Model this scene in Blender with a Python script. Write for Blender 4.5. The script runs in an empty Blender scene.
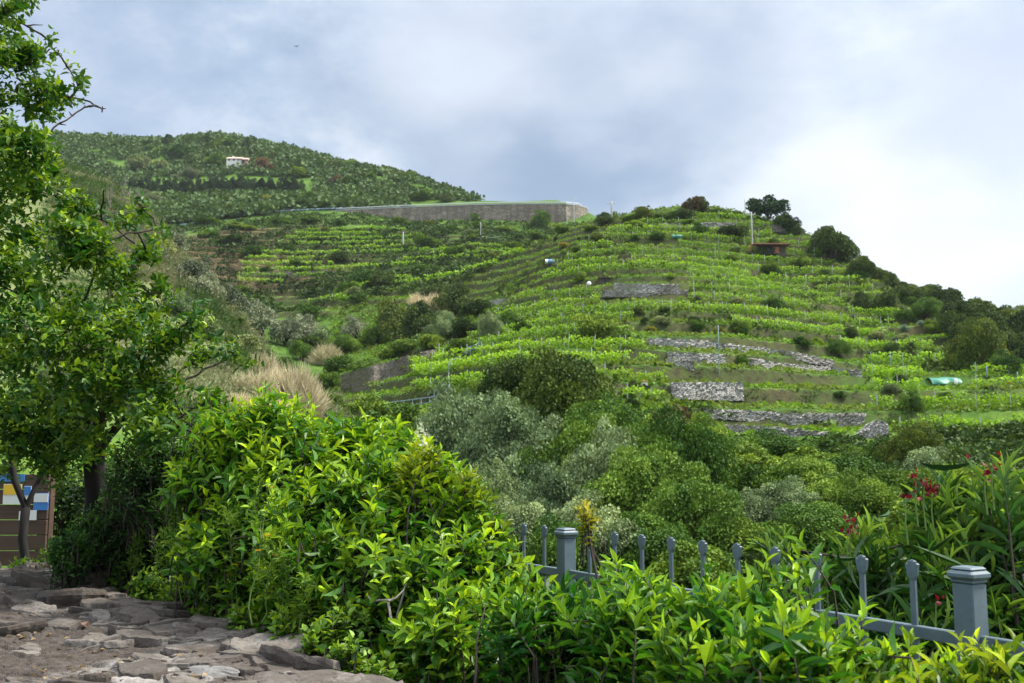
import bpy, math, random
import numpy as np
R = math.radians
rnd = random.Random(7)
rg = np.random.default_rng(7)
scene = bpy.context.scene
COL = scene.collection
CAMZ, PITCH, F = 1.65, R(7.1), 1000.0
cp_, sp_ = math.cos(PITCH), math.sin(PITCH)

# ------------------------------------------------------------------ camera geometry
def P(px, py, Y):
    """point of the place seen at pixel (px,py) of the photo, Y metres ahead"""
    dx, dy = (px-512)/F, (341.5-py)/F
    t = Y/(cp_-dy*sp_)
    return np.array((dx*t, Y, CAMZ+(sp_+dy*cp_)*t))
def proj(x, y, z):
    z = z-CAMZ
    d = y*cp_+z*sp_
    u = -y*sp_+z*cp_
    return 512+F*x/d, 341.5-F*u/d
def elev(py):
    dy = (341.5-py)/F
    return (sp_+dy*cp_)/(cp_-dy*sp_)

# ------------------------------------------------------------------ noise
def _h(ix, iy, s):
    n = (ix.astype(np.int64)*374761393+iy.astype(np.int64)*668265263+s*974634777) & 0x7fffffff
    n = ((n ^ (n >> 13))*1274126177) & 0x7fffffff
    n = (n ^ (n >> 16)) & 0xffff
    return n/65535.0
def vnoise(x, y, s=0):
    x = np.asarray(x, float); y = np.asarray(y, float)
    ix, iy = np.floor(x), np.floor(y)
    fx, fy = x-ix, y-iy
    fx, fy = fx*fx*(3-2*fx), fy*fy*(3-2*fy)
    a, b = _h(ix, iy, s), _h(ix+1, iy, s)
    c, d = _h(ix, iy+1, s), _h(ix+1, iy+1, s)
    return (a*(1-fx)+b*fx)*(1-fy)+(c*(1-fx)+d*fx)*fy
def fbm(x, y, s=0, o=4):
    r, a, t = 0, 1, 0
    for i in range(o):
        r = r+a*vnoise(x*2**i, y*2**i, s+i*17); t += a; a *= .5
    return r/t
def worley(x, y, s=0):
    ix, iy = np.floor(x), np.floor(y)
    d1 = np.full(x.shape, 9.); d2 = d1.copy(); idv = np.zeros(x.shape)
    for i in (-1, 0, 1):
        for j in (-1, 0, 1):
            cx, cy = ix+i, iy+j
            px, py = cx+_h(cx, cy, s), cy+_h(cx, cy, s+5)
            d = np.hypot(x-px, y-py)
            n = d < d1
            d2 = np.where(n, d1, np.minimum(d2, d)); idv = np.where(n, _h(cx, cy, s+9), idv); d1 = np.where(n, d, d1)
    return d1, d2, idv

# ------------------------------------------------------------------ mesh helpers
def link(o, parent=None):
    COL.objects.link(o)
    if parent is not None: o.parent = parent
    return o
def mk_mesh(name, V, faces, cols=None, mat=None, smooth=False, attr=None):
    """faces: list of (n,k) int arrays"""
    V = np.asarray(V, np.float32)
    faces = [np.asarray(f, np.int32) for f in (faces if isinstance(faces, list) else [faces]) if len(f)]
    me = bpy.data.meshes.new(name)
    me.vertices.add(len(V)); me.vertices.foreach_set('co', V.ravel())
    loops = np.concatenate([f.ravel() for f in faces])
    tot = np.concatenate([np.full(len(f), f.shape[1], np.int32) for f in faces])
    st = np.concatenate([[0], np.cumsum(tot)[:-1]]).astype(np.int32)
    me.loops.add(len(loops)); me.loops.foreach_set('vertex_index', loops)
    me.polygons.add(len(tot)); me.polygons.foreach_set('loop_start', st)
    me.polygons.foreach_set('use_smooth', np.full(len(tot), bool(smooth)))
    if cols is not None:
        a = me.color_attributes.new('col', 'FLOAT_COLOR', 'POINT')
        c = np.ones((len(V), 4), np.float32); c[:, :3] = cols
        a.data.foreach_set('color', c.ravel())
    if attr:
        for k, v in attr.items():
            a = me.attributes.new(k, 'FLOAT', 'POINT'); a.data.foreach_set('value', np.asarray(v, np.float32))
    if mat is not None: me.materials.append(mat)
    me.update(calc_edges=True)
    return me
def obj(name, me, parent=None):
    return link(bpy.data.objects.new(name, me), parent)
def empty(name, loc=(0, 0, 0)):
    o = link(bpy.data.objects.new(name, None)); o.location = loc; o.empty_display_size = .1
    return o
def tag(o, label, cat, group=None, kind=None):
    if label: o['label'] = label
    if cat: o['category'] = cat
    if group: o['group'] = group
    if kind: o['kind'] = kind
    return o
class MB:
    """collects boxes, tubes, sheets; build() links them as one mesh object"""
    def __init__(s): s.V = []; s.F = {3: [], 4: []}; s.n = 0; s.C = []
    def add(s, V, F, c=None):
        V = np.asarray(V, float); F = np.asarray(F)
        s.V.append(V); s.F[F.shape[1]].append(F+s.n); s.n += len(V)
        s.C.append(np.tile((1, 1, 1) if c is None else c, (len(V), 1)) if c is None or np.ndim(c) == 1 else c)
    def box(s, c, size, rz=0, bev=0, ry=0, rx=0):
        x, y, z = [d/2 for d in size]
        b = min(bev, x*.9, y*.9, z*.9)
        if b <= 0:
            V = np.array([(i*x, j*y, k*z) for k in (-1, 1) for i, j in ((-1, -1), (1, -1), (1, 1), (-1, 1))])
            F = np.array([(3, 2, 1, 0), (4, 5, 6, 7), (0, 1, 5, 4), (1, 2, 6, 5), (2, 3, 7, 6), (3, 0, 4, 7)])
        else:
            ring = lambda a, d: [(-a, -d), (a, -d), (a, d), (-a, d)]
            L = []
            for zz, ins in ((-z, b), (-z+b, 0), (z-b, 0), (z, b)):
                xa, ya = x-ins, y-ins
                e = b*.6
                r = [(-xa+e, -ya), (xa-e, -ya), (xa, -ya+e), (xa, ya-e), (xa-e, ya), (-xa+e, ya), (-xa, ya-e), (-xa, -ya+e)]
                L += [(p, q, zz) for p, q in r]
            V = np.array(L)
            F = [(k*8+i, k*8+(i+1) % 8, k*8+8+(i+1) % 8, k*8+8+i) for k in range(3) for i in range(8)]
            F += [(24, 25, 26, 27), (24, 27, 28, 31), (28, 29, 30, 31), (3, 2, 1, 0), (7, 4, 3, 0), (7, 6, 5, 4)]
            F = np.array(F)
        for ang, (i, j) in ((rx, (1, 2)), (ry, (2, 0)), (rz, (0, 1))):
            if ang:
                ca, sa = math.cos(ang), math.sin(ang); V = V.copy()
                V[:, i], V[:, j] = V[:, i]*ca-V[:, j]*sa, V[:, i]*sa+V[:, j]*ca
        s.add(V+np.asarray(c), F); return s
    def tube(s, pts, rad, sides=6, c=None, jit=0):
        pts = np.asarray(pts, float); n = len(pts)
        rad = np.broadcast_to(np.asarray(rad, float), (n,))
        T = np.gradient(pts, axis=0); T /= np.linalg.norm(T, axis=1)[:, None]+1e-9
        ref = np.array((0, 0, 1.)) if abs(T[:, 2]).mean() < .8 else np.array((1., 0, 0))
        U = np.cross(T, ref); U /= np.linalg.norm(U, axis=1)[:, None]+1e-9
        W = np.cross(T, U)
        a = np.arange(sides)/sides*2*math.pi
        rr = rad[:, None]*(1+jit*(rg.random((n, sides))-.5))
        V = pts[:, None]+rr[..., None]*(np.cos(a)[None, :, None]*U[:, None]+np.sin(a)[None, :, None]*W[:, None])
        i = np.arange(n-1)[:, None]*sides; j = np.arange(sides)[None]
        F = np.stack([i+j, i+(j+1) % sides, i+sides+(j+1) % sides, i+sides+j], -1).reshape(-1, 4)
        s.add(V.reshape(-1, 3), F, c)
        V2 = [pts[-1]+T[-1]*rad[-1]*.5]; m = s.n
        s.V.append(np.array(V2)); s.C.append(np.tile((1, 1, 1) if c is None else c, (1, 1))); s.n += 1
        b = m-sides
        s.F[3].append(np.array([(b+k, b+(k+1) % sides, m) for k in range(sides)]))
        return s
    def lathe(s, c, prof, sides=12):
        a = np.arange(sides)/sides*2*math.pi
        V = np.array([(r*np.cos(t), r*np.sin(t), z) for r, z in prof for t in a])+np.asarray(c)
        n = len(prof); i = np.arange(n-1)[:, None]*sides; j = np.arange(sides)[None]
        s.add(V, np.stack([i+j, i+(j+1) % sides, i+sides+(j+1) % sides, i+sides+j], -1).reshape(-1, 4)); return s
    def mesh(s, name, mat, smooth=False, cols=False):
        F = [np.concatenate(s.F[k]) for k in (3, 4) if s.F[k]]
        return mk_mesh(name, np.concatenate(s.V), F, np.concatenate(s.C) if cols else None, mat, smooth)
    def build(s, name, mat, parent=None, smooth=False, cols=False):
        return obj(name, s.mesh(name, mat, smooth, cols), parent)
def norm(a): return a/(np.linalg.norm(a, axis=-1, keepdims=True)+1e-9)

# ------------------------------------------------------------------ materials
def nt(name):
    m = bpy.data.materials.new(name); m.use_nodes = True
    t = m.node_tree; t.nodes.clear()
    out = t.nodes.new('ShaderNodeOutputMaterial')
    return m, t, out
def N(t, typ, **kw):
    n = t.nodes.new(typ)
    for k, v in kw.items():
        if k == 'op': n.operation = v
        elif k == 'blend': n.data_type = 'RGBA'; n.blend_type = v
        elif hasattr(n, k): setattr(n, k, v)
        else: n.inputs[k].default_value = v
    return n
def mixc(t, fac, a, b, blend='MIX'):
    n = N(t, 'ShaderNodeMix', blend=blend)
    for sock, v in ((n.inputs[0], fac), (n.inputs[6], a), (n.inputs[7], b)):
        if isinstance(v, bpy.types.NodeSocket): t.links.new(v, sock)
        elif isinstance(v, (int, float)): sock.default_value = v
        else: sock.default_value = (*v, 1)
    return n.outputs[2]
def ramp(t, src, stops):
    n = t.nodes.new('ShaderNodeValToRGB'); e = n.color_ramp.elements
    while len(e) < len(stops): e.new(.5)
    for i, (p, c) in enumerate(stops):
        e[i].position = p; e[i].color = (*c, 1) if len(c) == 3 else c
    t.links.new(src, n.inputs[0]); return n.outputs[0]
def noise(t, scale, detail=4, rough=.6, vec=None, coord='Object', stretch=None):
    if vec is None:
        vec = t.nodes.new('ShaderNodeTexCoord').outputs[coord]
    if stretch:
        mp = t.nodes.new('ShaderNodeMapping'); mp.inputs['Scale'].default_value = stretch
        t.links.new(vec, mp.inputs[0]); vec = mp.outputs[0]
    n = N(t, 'ShaderNodeTexNoise', Scale=scale, Detail=detail, Roughness=rough)
    t.links.new(vec, n.inputs['Vector']); return n.outputs[0]
def bump(t, src, strength, dist):
    b = N(t, 'ShaderNodeBump', Strength=strength, Distance=dist)
    t.links.new(src, b.inputs['Height']); return b.outputs[0]
def leaf_mat(name, trans=.35, rough=.42, spec=.5, tint=(1, 1, 1), vary=.12, tcol=(1.5, 1.25, .5)):
    m, t, out = nt(name)
    at = N(t, 'ShaderNodeAttribute', attribute_name='col')
    oi = t.nodes.new('ShaderNodeObjectInfo')
    hs = t.nodes.new('ShaderNodeHueSaturation')
    mv = N(t, 'ShaderNodeMapRange'); mv.inputs[3].default_value = 1-vary*2; mv.inputs[4].default_value = 1+vary*2
    t.links.new(oi.outputs['Random'], mv.inputs[0]); t.links.new(mv.outputs[0], hs.inputs['Value'])
    mh = N(t, 'ShaderNodeMath', op='MULTIPLY_ADD'); mh.inputs[1].default_value = -vary*.22; mh.inputs[2].default_value = .5+vary*.11
    t.links.new(oi.outputs['Random'], mh.inputs[0]); t.links.new(mh.outputs[0], hs.inputs['Hue'])
    t.links.new(mixc(t, 1, at.outputs['Color'], tint, 'MULTIPLY'), hs.inputs['Color'])
    c = hs.outputs[0]
    p = N(t, 'ShaderNodeBsdfPrincipled', Roughness=rough); p.inputs['Specular IOR Level'].default_value = spec
    t.links.new(c, p.inputs['Base Color'])
    if trans > 0:
        tr = t.nodes.new('ShaderNodeBsdfTranslucent')
        t.links.new(mixc(t, 1, c, tcol, 'MULTIPLY'), tr.inputs[0])
        mx = t.nodes.new('ShaderNodeMixShader'); mx.inputs[0].default_value = trans
        t.links.new(p.outputs[0], mx.inputs[1]); t.links.new(tr.outputs[0], mx.inputs[2])
        t.links.new(mx.outputs[0], out.inputs[0])
    else: t.links.new(p.outputs[0], out.inputs[0])
    return m
def plain(name, c, rough=.6, metal=0, scale=8, amt=.25, bumpd=0, stretch=None):
    m, t, out = nt(name)
    n = noise(t, scale, 5, .65, stretch=stretch)
    c = np.array(c)
    col = ramp(t, n, [(.25, tuple(c*(1-amt))), (.75, tuple(np.minimum(c*(1+amt), .95)))])
    p = N(t, 'ShaderNodeBsdfPrincipled', Roughness=rough, Metallic=metal)
    t.links.new(col, p.inputs['Base Color'])
    if bumpd: t.links.new(bump(t, n, .6, bumpd), p.inputs['Normal'])
    t.links.new(p.outputs[0], out.inputs[0]); return m
def stone_mat(name, c1, c2, mortar, scale=2.6, stretch=(1, 1, 2.0), stain=.35):
    m, t, out = nt(name)
    tc = t.nodes.new('ShaderNodeTexCoord')
    mp = t.nodes.new('ShaderNodeMapping'); mp.inputs['Scale'].default_value = stretch
    t.links.new(tc.outputs['Object'], mp.inputs[0])
    v = N(t, 'ShaderNodeTexVoronoi', Scale=scale); t.links.new(mp.outputs[0], v.inputs['Vector'])
    e = N(t, 'ShaderNodeTexVoronoi', feature='DISTANCE_TO_EDGE', Scale=scale); t.links.new(mp.outputs[0], e.inputs['Vector'])
    sep = t.nodes.new('ShaderNodeSeparateColor'); t.links.new(v.outputs['Color'], sep.inputs[0])
    col = mixc(t, sep.outputs[0], c1, c2)
    nz = noise(t, .25, 3)
    col = mixc(t, ramp(t, nz, [(.4, (0, 0, 0)), (.65, (.6, .6, .6))]), col, (.16, .14, .09))
    col = mixc(t, ramp(t, noise(t, .5, 5, .7, stretch=(1, 1, .12)), [(.48, (0, 0, 0)), (.66, (stain, stain, stain))]), col, (.075, .065, .05))
    ed = ramp(t, e.outputs[0], [(.0, (1, 1, 1)), (.09, (0, 0, 0))])
    col = mixc(t, ed, col, mortar)
    p = N(t, 'ShaderNodeBsdfPrincipled', Roughness=.9)
    t.links.new(col, p.inputs['Base Color'])
    t.links.new(bump(t, ramp(t, e.outputs[0], [(0, (0, 0, 0)), (.2, (1, 1, 1))]), .8, .1), p.inputs['Normal'])
    t.links.new(p.outputs[0], out.inputs[0]); return m

M = {}
M['leaf'] = leaf_mat('glossy_leaf', .40, .46, .4)
M['leaf_dull'] = leaf_mat('dull_leaf', .3, .6, .3)
M['tree_leaf'] = leaf_mat('hillside_leaf', .12, .7, .2, vary=.2)
M['vine_leaf'] = leaf_mat('vine_leaf', .35, .6, .25, vary=.06, tcol=(1.25, 1.3, .4))
M['straw'] = leaf_mat('dry_grass_blade', .25, .8, .15, tcol=(1.1, 1, .8))
M['bark'] = plain('bark', (.035, .026, .02), .9, scale=14, amt=.5, bumpd=.01, stretch=(1, 1, .25))
M['bark_dark'] = plain('dark_bark', (.011, .009, .008), .9, scale=14, amt=.5, bumpd=.01, stretch=(1, 1, .25))
M['pale_bark'] = plain('pale_dead_wood', (.24, .21, .185), .9, scale=18, amt=.4, bumpd=.004, stretch=(1, 1, .3))
def iron_mat():
    m, t, out = nt('weathered_grey_blue_iron')
    n1 = noise(t, 30, 6, .75); n2 = noise(t, 7, 5, .7); n3 = noise(t, 120, 3, .6)
    col = ramp(t, n2, [(.3, (.066, .100, .124)), (.7, (.112, .158, .190))])
    col = mixc(t, ramp(t, n1, [(.62, (0, 0, 0)), (.68, (.8, .8, .8))]), col, (.10, .055, .032))
    col = mixc(t, ramp(t, n1, [(.28, (.5, .5, .5)), (.36, (0, 0, 0))]), col, (.19, .22, .23))
    p = N(t, 'ShaderNodeBsdfPrincipled', Roughness=.55); t.links.new(col, p.inputs['Base Color'])
    t.links.new(bump(t, n1, .35, .002), p.inputs['Normal']); t.links.new(p.outputs[0], out.inputs[0]); return m
M['fence'] = iron_mat()
M['metal'] = plain('galvanised_steel', (.45, .48, .5), .5, .3, scale=6, amt=.15)
M['pole'] = plain('pale_concrete_pole', (.36, .36, .36), .8, scale=3, amt=.12)
M['stake'] = plain('pale_vine_stake', (.42, .45, .46), .8, scale=3, amt=.2)
M['stone'] = stone_mat('dry_stone', (.50, .48, .455), (.35, .335, .315), (.045, .042, .036), scale=3.4, stretch=(1, 1, 1.4))
M['stone_old'] = stone_mat('old_dry_stone', (.26, .23, .20), (.15, .135, .12), (.04, .035, .03))
M['concrete'] = stone_mat('road_wall_masonry', (.30, .255, .20), (.17, .145, .12), (.11, .095, .08), scale=.55, stretch=(.7, .7, 1.5), stain=.8)
M['asphalt'] = plain('asphalt', (.06, .06, .062), .9, scale=3)
M['plaster'] = plain('white_plaster', (.75, .72, .68), .85, scale=2, amt=.08)
M['pink'] = plain('pink_plaster', (.62, .42, .36), .85, scale=2, amt=.1)
M['tile'] = plain('clay_roof_tile', (.42, .31, .27), .8, scale=5, amt=.25)
M['rust'] = plain('rust_red_sheet', (.22, .09, .06), .8, scale=3, amt=.4)
M['orange'] = plain('faded_orange_board', (.55, .19, .11), .8, scale=2, amt=.2)
M['dark'] = plain('dark_opening', (.02, .02, .022), .6)
M['teal'] = plain('teal_green_tarp', (.012, .17, .11), .55, scale=2, amt=.3)
M['blue'] = plain('blue_plastic_tank', (.08, .22, .42), .5, scale=2, amt=.2)
M['white'] = plain('white_plastic', (.78, .78, .76), .6, scale=2, amt=.1)
M['glass'] = plain('dark_window_glass', (.03, .035, .04), .15, scale=2, amt=.1)
M['board'] = plain('brown_board_wood', (.07, .04, .028), .7, scale=5, amt=.45, bumpd=.003, stretch=(.2, 1, 3))
M['paper_white'] = plain('white_paper', (.72, .73, .75), .7, scale=6, amt=.06)
M['paper_yellow'] = plain('yellow_paper', (.75, .48, .04), .7, scale=6, amt=.06)
M['paper_blue'] = plain('blue_paper', (.05, .20, .55), .7, scale=6, amt=.15)
M['petal_red'] = leaf_mat('red_petal', .4, .6, .3, tcol=(1, .5, .5))
M['petal'] = leaf_mat('petal', .4, .6, .3, tcol=(1.1, 1.05, .9))
M['rail_blue'] = plain('blue_grey_rail', (.17, .26, .30), .5, .2, scale=4, amt=.15)

# ------------------------------------------------------------------ terrain
CP = []   # (px, Y, elevation tangent, terrace weight, dry weight, bare-soil weight)
def c(px, py, Y, t=0, d=0, s=0): CP.append((px, Y, elev(py), t, d, s))
def cz(px, z, Y, t=0, d=0, s=0): CP.append((px, Y, (z-CAMZ)/Y, t, d, s))
for px in (-900, -400, 0, 250): cz(px, .5, 11)
for px in (512, 800, 1100, 1500, 2200): cz(px, -.9, 11)
c(-500, 400, 25); c(0, 440, 25); c(200, 470, 25); c(330, 500, 28)
for px in (512, 800, 1024, 1400): cz(px, -4, 30)
cz(430, -3, 55); cz(512, -3, 58); cz(700, -1.5, 58); cz(900, -.5, 58); cz(1024, 0, 58); cz(1400, 0, 58)
for a in ((800, 475, 72), (700, 480, 72), (900, 468, 72), (1024, 462, 72)): c(*a, .3)
# left slope
for a in ((320, 424, 62), (300, 402, 66), (260, 360, 75), (230, 318, 82), (200, 282, 92), (160, 240, 105), (120, 208, 120), (60, 182, 135), (0, 160, 150), (-200, 120, 160), (-600, 60, 160)): c(*a, 0, 1)
for a in ((200, 420, 45), (100, 360, 55), (0, 300, 65), (-200, 250, 70)): c(*a, 0, .7)
for a in ((300, 430, 95), (260, 400, 105), (200, 335, 135), (120, 265, 175), (60, 230, 205), (-200, 200, 225), (-600, 160, 240)): c(*a)
# gully
for a in ((330, 402, 140), (400, 345, 190), (300, 345, 190), (360, 322, 208), (440, 332, 180), (490, 312, 200)): c(*a)
for a in ((250, 305, 240, .7), (320, 300, 235, .8), (380, 295, 225, .6), (450, 288, 230, .6), (520, 266, 270, .6)): c(*a)
# terraced back slope
for a in ((220, 270, 285, .9, 0, 1), (255, 262, 298, 1, 0, .8), (270, 280, 275, 1, 0, .45), (300, 260, 305, 1, 0, .25), (300, 235, 345, 1), (225, 245, 320, .8, 0, .8), (255, 240, 335, 1, 0, .4), (200, 232, 360, .3), (400, 240, 330, 1), (480, 240, 320, .6), (540, 235, 335, .4), (420, 270, 272, .8), (480, 262, 280, .7), (150, 235, 370)): c(*a)
# road shelf
for a in ((350, 222, 370), (480, 229, 370), (565, 233, 368), (260, 224, 375), (150, 229, 385), (480, 227, 382), (525, 228, 382), (565, 230, 380), (410, 223, 382), (345, 218, 384)): c(*a)
for a in ((345, 209.5, 400), (480, 204.5, 400), (565, 205, 396), (270, 211, 402), (170, 223, 402)): c(*a)
c(592, 224, 372); c(615, 228, 400); c(620, 260, 480); c(700, 300, 520); c(1000, 400, 500); c(1500, 440, 500)
# far hill
for a in ((100, 196, 470), (200, 190, 490), (300, 190, 480), (400, 197, 440), (470, 205, 415), (100, 170, 560), (200, 168, 560), (300, 175, 530)): c(*a)
for a in ((60, 138, 640), (130, 142, 640), (190, 141, 615), (250, 150, 590), (300, 161, 560), (360, 172, 530), (420, 184, 490), (480, 203, 440), (530, 216, 450), (-200, 125, 640), (-600, 130, 640)): c(*a)
for a in ((60, 170, 800), (300, 205, 760), (480, 260, 640), (-300, 160, 800)): c(*a)
# main hill
for a in ((900, 446, 93), (800, 442, 95), (720, 436, 95), (650, 405, 99), (600, 378, 108), (500, 388, 104), (430, 402, 110), (360, 402, 126), (1024, 436, 90), (1300, 440, 90)): c(*a, .9)
for a in ((560, 395, 92), (620, 420, 86), (500, 440, 85), (430, 440, 80)): c(*a, .2)
for a in ((440, 372, 132), (400, 374, 146), (700, 392, 107), (700, 345, 126), (850, 375, 130), (960, 382, 122), (1024, 392, 116), (1300, 402, 110), (600, 340, 128), (530, 345, 132), (470, 355, 144)): c(*a, 1)
for a in ((650, 295, 156), (570, 305, 158), (520, 305, 180), (780, 305, 158), (880, 328, 158), (950, 348, 146)): c(*a, 1)
for a in ((593, 264, 187), (645, 262, 184), (716, 266, 187), (540, 273, 198), (490, 289, 212), (800, 272, 196), (850, 290, 188)): c(*a, 1)
for a in ((605, 228, 235), (640, 217, 228), (700, 210, 230), (760, 217, 226), (820, 243, 208), (870, 272, 200), (900, 292, 190)): c(*a, .7)
for a in ((960, 318, 172), (1010, 345, 152), (1060, 370, 140), (1150, 395, 126)): c(*a, .2)
for a in ((610, 245, 280), (720, 245, 295), (800, 275, 260), (870, 315, 245), (930, 345, 225), (1000, 378, 200), (1100, 408, 170), (1400, 430, 160)): c(*a)
for px in (-700, 0, 300, 700, 1100, 1600): c(px, 440 if px > 500 else 330, 1300); c(px, 455, 3500)
CP = np.array(CP)
def uv(px, Y): return np.stack([np.asarray(px)/190.0, 3.2*np.log(np.asarray(Y)/100.0)], -1)
CU = uv(CP[:, 0], CP[:, 1])
def kern(r2): return np.sqrt(r2+.12)
K = kern(((CU[:, None]-CU[None])**2).sum(-1))
W_ = np.linalg.solve(K+np.eye(len(K))*-0.004, CP[:, 2]-CP[:, 2].mean())
PX0, PX1, DPX = -560, 1580, 3.0
PXS = np.arange(PX0, PX1+.1, DPX)
YS = np.concatenate([np.geomspace(10.4, 76, 70), np.arange(76.5, 245, .45), np.arange(245, 405, .9), np.geomspace(406, 900, 80), np.geomspace(930, 4000, 24)])
gp, gy = np.meshgrid(PXS, YS)
ele = np.zeros(gp.shape); wsum = np.zeros(gp.shape); msk = np.zeros(gp.shape+(3,))
U = uv(gp, gy)
for k in range(len(CP)):
    r2 = ((U-CU[k])**2).sum(-1)
    ele += W_[k]*kern(r2)
    w = 1/(r2+.01)**2
    wsum += w; msk += w[..., None]*CP[k, 3:6]
ele += CP[:, 2].mean()
msk /= wsum[..., None]
GX = (gp-512)/F*gy*.995
S = CAMZ+ele*gy
amp = np.clip((gy-40)/60, 0, 1)
S = S+amp*(fbm(GX/38, gy/38, 3, 3)-.5)*5*np.clip(1.2-msk[..., 0]*.75, 0, 1)+amp*(fbm(GX/14, gy/14, 9, 2)-.5)*.3
STEP = np.where(gy < 242, 2.65, 3.2)
def terr(S, step):
    t = S/step; f = t-np.floor(t)
    g = np.where(f < .22, f/.22*.74, .74+(f-.22)/.78*.26)
    return step*(np.floor(t)+g), f
Zt, FR = terr(S, STEP)
tw = np.clip((msk[..., 0]-.25)*2.2, 0, 1)
tw = tw*np.clip((fbm(GX/30, gy/30, 21, 2)-.18)*5, .6, 1)
G = S*(1-tw)+Zt*tw
G += amp*(fbm(GX/2.2, gy/2.2, 31, 3)-.5)*.28
G = G.astype(float)
PYG = proj(GX, gy, G)[1]                       # picture row of every ground point
VIS = np.minimum.accumulate(PYG, axis=0)       # what already hides it
def col_of(px): return int(np.clip(round((px-PX0)/DPX), 0, len(PXS)-1))
def ground(x, y):
    ci = np.clip((x/(y*.995)*F+512-PX0)/DPX, 0, len(PXS)-1.001); i = int(ci); f = ci-i
    r = np.clip(np.interp(y, YS, np.arange(len(YS))), 0, len(YS)-1.001); j = int(r); h = r-j
    return (G[j, i]*(1-f)+G[j, i+1]*f)*(1-h)+(G[j+1, i]*(1-f)+G[j+1, i+1]*f)*h
def hit(px, py, ymin=30):
    """first ground point seen at a pixel"""
    Y = 100.
    for _ in range(3):
        q = (P(px, py, Y)[0]/(Y*.995))*F+512
    i = col_of(q); j0 = np.searchsorted(YS, ymin)
    r = np.nonzero(PYG[j0:, i] <= py)[0]
    if len(r) == 0:
        j = j0+int(np.argmin(PYG[j0:, i])); Y = YS[j]
    else:
        j = j0+r[0]; Y = YS[j]
    p = P(px, py, Y); p[2] = ground(p[0], Y)
    return p

def ground_mat():
    m, t, out = nt('hillside_ground')
    geo = t.nodes.new('ShaderNodeNewGeometry')
    sep = t.nodes.new('ShaderNodeSeparateXYZ'); t.links.new(geo.outputs['Normal'], sep.inputs[0])
    n1 = noise(t, .12, 5, .65); n2 = noise(t, .9, 5, .7); n3 = noise(t, 5, 3, .7)
    grass = ramp(t, n1, [(.3, (.03, .075, .010)), (.48, (.06, .125, .015)), (.6, (.095, .165, .022)), (.75, (.14, .17, .04))])
    grass = mixc(t, ramp(t, n2, [(.4, (0, 0, 0)), (.7, (.7, .7, .7))]), grass, (.03, .07, .012))
    earth = ramp(t, n2, [(.3, (.045, .032, .02)), (.55, (.13, .095, .06)), (.75, (.20, .155, .10))])
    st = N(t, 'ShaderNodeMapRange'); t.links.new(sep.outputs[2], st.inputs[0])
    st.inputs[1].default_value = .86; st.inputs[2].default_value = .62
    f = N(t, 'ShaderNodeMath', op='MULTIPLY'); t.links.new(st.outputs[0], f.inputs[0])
    t.links.new(ramp(t, n1, [(.42, (.1, .1, .1)), (.65, (.7, .7, .7))]), f.inputs[1])
    col = mixc(t, f.outputs[0], grass, earth)
    at = N(t, 'ShaderNodeAttribute', attribute_name='soil')
    f2 = N(t, 'ShaderNodeMath', op='MULTIPLY'); t.links.new(at.outputs['Fac'], f2.inputs[0]); t.links.new(ramp(t, n2, [(.35, (.4, .4, .4)), (.55, (1, 1, 1))]), f2.inputs[1])
    col = mixc(t, f2.outputs[0], col, mixc(t, n3, (.10, .055, .035), (.22, .13, .085)))
    ad = N(t, 'ShaderNodeAttribute', attribute_name='dry')
    f3 = N(t, 'ShaderNodeMath', op='MULTIPLY'); t.links.new(ad.outputs['Fac'], f3.inputs[0]); t.links.new(ramp(t, n2, [(.3, (.1, .1, .1)), (.6, (.9, .9, .9))]), f3.inputs[1])
    col = mixc(t, f3.outputs[0], col, mixc(t, n3, (.14, .15, .06), (.30, .27, .16)))
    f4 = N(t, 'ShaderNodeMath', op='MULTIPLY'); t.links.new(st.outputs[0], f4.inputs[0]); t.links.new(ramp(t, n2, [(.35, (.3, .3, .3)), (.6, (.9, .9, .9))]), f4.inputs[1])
    col = mixc(t, f4.outputs[0], col, mixc(t, n3, (.02, .024, .010), (.06, .055, .03)))  # dark earthy tone on steep terrace risers, with their shade painted into the colour
    p = N(t, 'ShaderNodeBsdfPrincipled', Roughness=.95); p.inputs['Specular IOR Level'].default_value = .1
    t.links.new(col, p.inputs['Base Color'])
    t.links.new(bump(t, n3, .5, .25), p.inputs['Normal'])
    t.links.new(p.outputs[0], out.inputs[0]); return m
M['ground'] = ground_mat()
nr, nc = G.shape
idx = np.arange(nr*nc).reshape(nr, nc)
Fq = np.stack([idx[:-1, :-1], idx[:-1, 1:], idx[1:, 1:], idx[1:, :-1]], -1).reshape(-1, 4)
soil = np.clip(msk[..., 2]*1.6, 0, 1); dry = np.clip(msk[..., 1]*1.1, 0, 1)
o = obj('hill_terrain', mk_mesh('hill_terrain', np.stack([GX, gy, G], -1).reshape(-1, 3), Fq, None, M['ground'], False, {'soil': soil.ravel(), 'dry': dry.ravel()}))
tag(o, None, None, None, 'structure')
# ground round the camera
nx = np.linspace(-14, 14, 141); ny = np.linspace(-14, 11.4, 128)
ax, ay = np.meshgrid(nx, ny)
az_ = np.clip((ax+2)/5, 0, 1); base = .55*(1-az_)-.35*az_
far = np.clip((ay-6)/5, 0, 1)
zz = base*(1-far)+far*(.45*(1-az_)-.95*az_)-.05+(fbm(ax, ay, 5)-.5)*.12
zz = np.where(ay < 2.6, np.minimum(zz, 0), zz)
idx2 = np.arange(zz.size).reshape(zz.shape)
Fq2 = np.stack([idx2[:-1, :-1], idx2[:-1, 1:], idx2[1:, 1:], idx2[1:, :-1]], -1).reshape(-1, 4)
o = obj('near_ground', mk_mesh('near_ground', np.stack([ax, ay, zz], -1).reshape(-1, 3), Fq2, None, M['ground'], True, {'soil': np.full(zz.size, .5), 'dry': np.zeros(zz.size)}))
tag(o, None, None, None, 'structure')
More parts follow.
